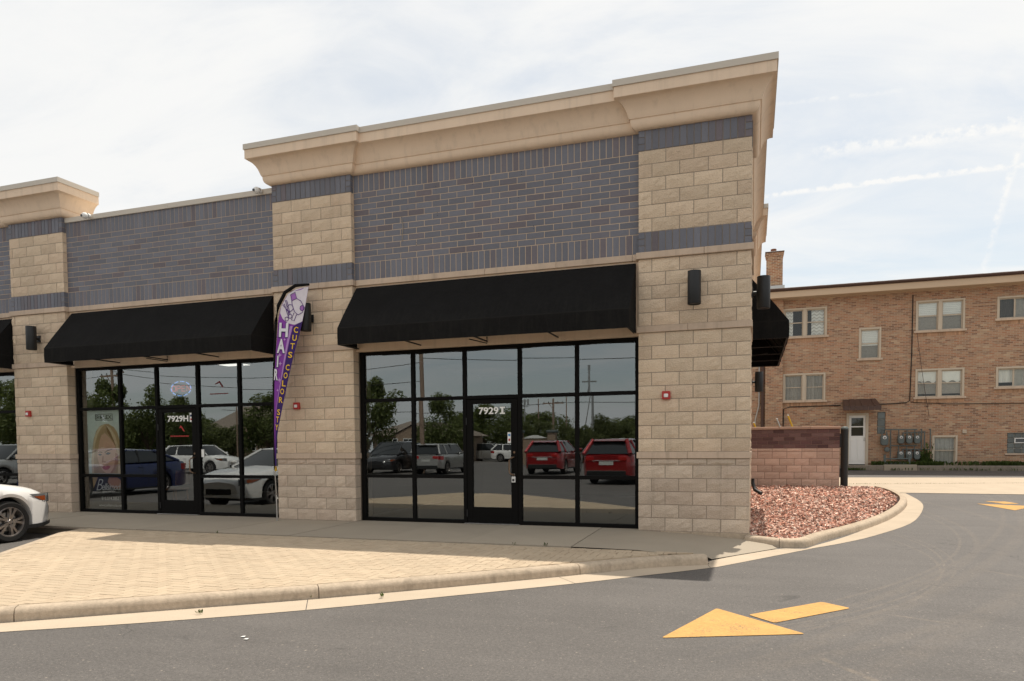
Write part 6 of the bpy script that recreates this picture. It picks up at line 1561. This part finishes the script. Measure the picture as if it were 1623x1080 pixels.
for dx_ in (-.55, -.2, .2, .55): b.box(-20.6+dx_-.06, -20.6+dx_+.06, -60.2, -60.0, 5.4, 6.0)
b.build('antenna', mt['steel'], o)
o = empty('power_line', 'thin power lines strung across the mirrored sky', 'cables', (-30, -30, 6)); b = MB()
def sagline(p, q, s_, r_=.018):
    b.tube([(p[0]+(q[0]-p[0])*t_, p[1]+(q[1]-p[1])*t_, p[2]+(q[2]-p[2])*t_-s_*4*t_*(1-t_)) for t_ in [i/16 for i in range(17)]], r_, 5)
for dz_ in (0, .35): sagline((-15.9, -25, 6.3+dz_*3), (10, -27, 6.6+dz_*3), .6); sagline((-15.9, -25, 5.0+dz_*3), (-44.9, -30, 6.9+dz_), .7)
sagline((-44.9, -30, 7.0), (-75, -32, 7), .5); sagline((-17.3, -60, 5.6), (20, -60, 6), .5, .03); sagline((-17.3, -60, 5.5), (-60, -60, 6), .6, .03); sagline((-40, -24, 7.6), (12, -22, 7.4), .5)
b.build('wire', mt['wire'], o)
def house(x0, x1, y, ze, zr, lab, dep=8):
    o = empty('house', lab, 'house', ((x0+x1)/2, y, -.14)); b = MB(); b.box(x0, x1, y-dep, y, -.14, ze); b.build('wall', mt['housewall'], o)
    b = MB(); b.add([(x0-.5, y+.6, ze-.1), (x1+.5, y+.6, ze-.1), (x1-1.8, y-dep/2, zr), (x0+1.8, y-dep/2, zr), (x0-.5, y-dep-.5, ze-.1), (x1+.5, y-dep-.5, ze-.1)], [(0, 1, 2, 3), (5, 4, 3, 2), (1, 5, 2), (4, 0, 3)]); b.build('roof', mt['roofgrey'], o)
    xm = x0+(x1-x0)*.62; b = MB(); b.add([(xm-1.9, y+1.0, ze-.1), (xm+1.9, y+1.0, ze-.1), (xm, y+1.0, ze+(zr-ze)*.62), (xm, y-dep/2, ze+(zr-ze)*.62), (xm-1.9, y-dep/2, ze-.1), (xm+1.9, y-dep/2, ze-.1)], [(0, 2, 3, 4), (1, 5, 3, 2)]); b.build('gable_roof', mt['roofgrey'], o)
    b = MB(); b.add([(xm-1.7, y+.9, 0), (xm+1.7, y+.9, 0), (xm+1.7, y+.9, ze-.1), (xm, y+.9, ze+(zr-ze)*.55), (xm-1.7, y+.9, ze-.1)], [(0, 1, 2, 3, 4)]); b.build('gable_wall', mt['housewall'], o)
    for i in range(4):
        xw = x0+1.0+(x1-x0-2)*i/3.3
        if abs(xw-xm) < 1.9: yw = y+.92
        else: yw = y+.02
        w2 = MB(); w2.box(xw-.5, xw+.5, yw, yw+.05, .9, 2.0); f_ = w2.build('window', mt['white'], o)
        for s_ in (-1, 1):
            for zz_ in (.96, 1.48): q = MB(); q.box(xw+s_*.23-.2, xw+s_*.23+.2, yw+.045, yw+.055, zz_, zz_+.46); q.build('pane', mt['cglass'], f_)
house(-50.5, -38.0, -46, 2.9, 5.5, 'house with a broad grey roof mirrored right of the 7929H door')
house(-30.5, -23.5, -46, 2.4, 3.7, 'low house mirrored behind the trees in the leftmost 7929I panes')
o = empty('monument_sign', 'low sign wall with two capped brick pillars mirrored above the red SUV', 'sign', (-12.4, -36.4, -.14))
for x in (-13.6, -11.15):
    b = MB(); b.box(x-.28, x+.28, -36.65, -36.1, -.14, 2.1); b.build('pillar', mt['housewall'], o); b = MB(); b.box(x-.36, x+.36, -36.73, -36.02, 2.1, 2.28, ch=.04); b.build('pillar_cap', mt['meter'], o)
b = MB(); b.box(-13.32, -11.43, -36.5, -36.25, -.14, 1.7); b.build('sign_wall', mt['housewall'], o)
b = MB(); b.prism([(-13.25+1.75*t_/10, 1.72+.22*math.sin(math.pi*t_/10)) for t_ in range(11)], -36.24, -36.2, 'xz'); b.build('sign_panel', mt['white'], o)
for (x, y, rz_) in ((-14.6, -28.1, 0), (-10.8, -27, 0), (-7.5, -26.5, 0)):
    pass
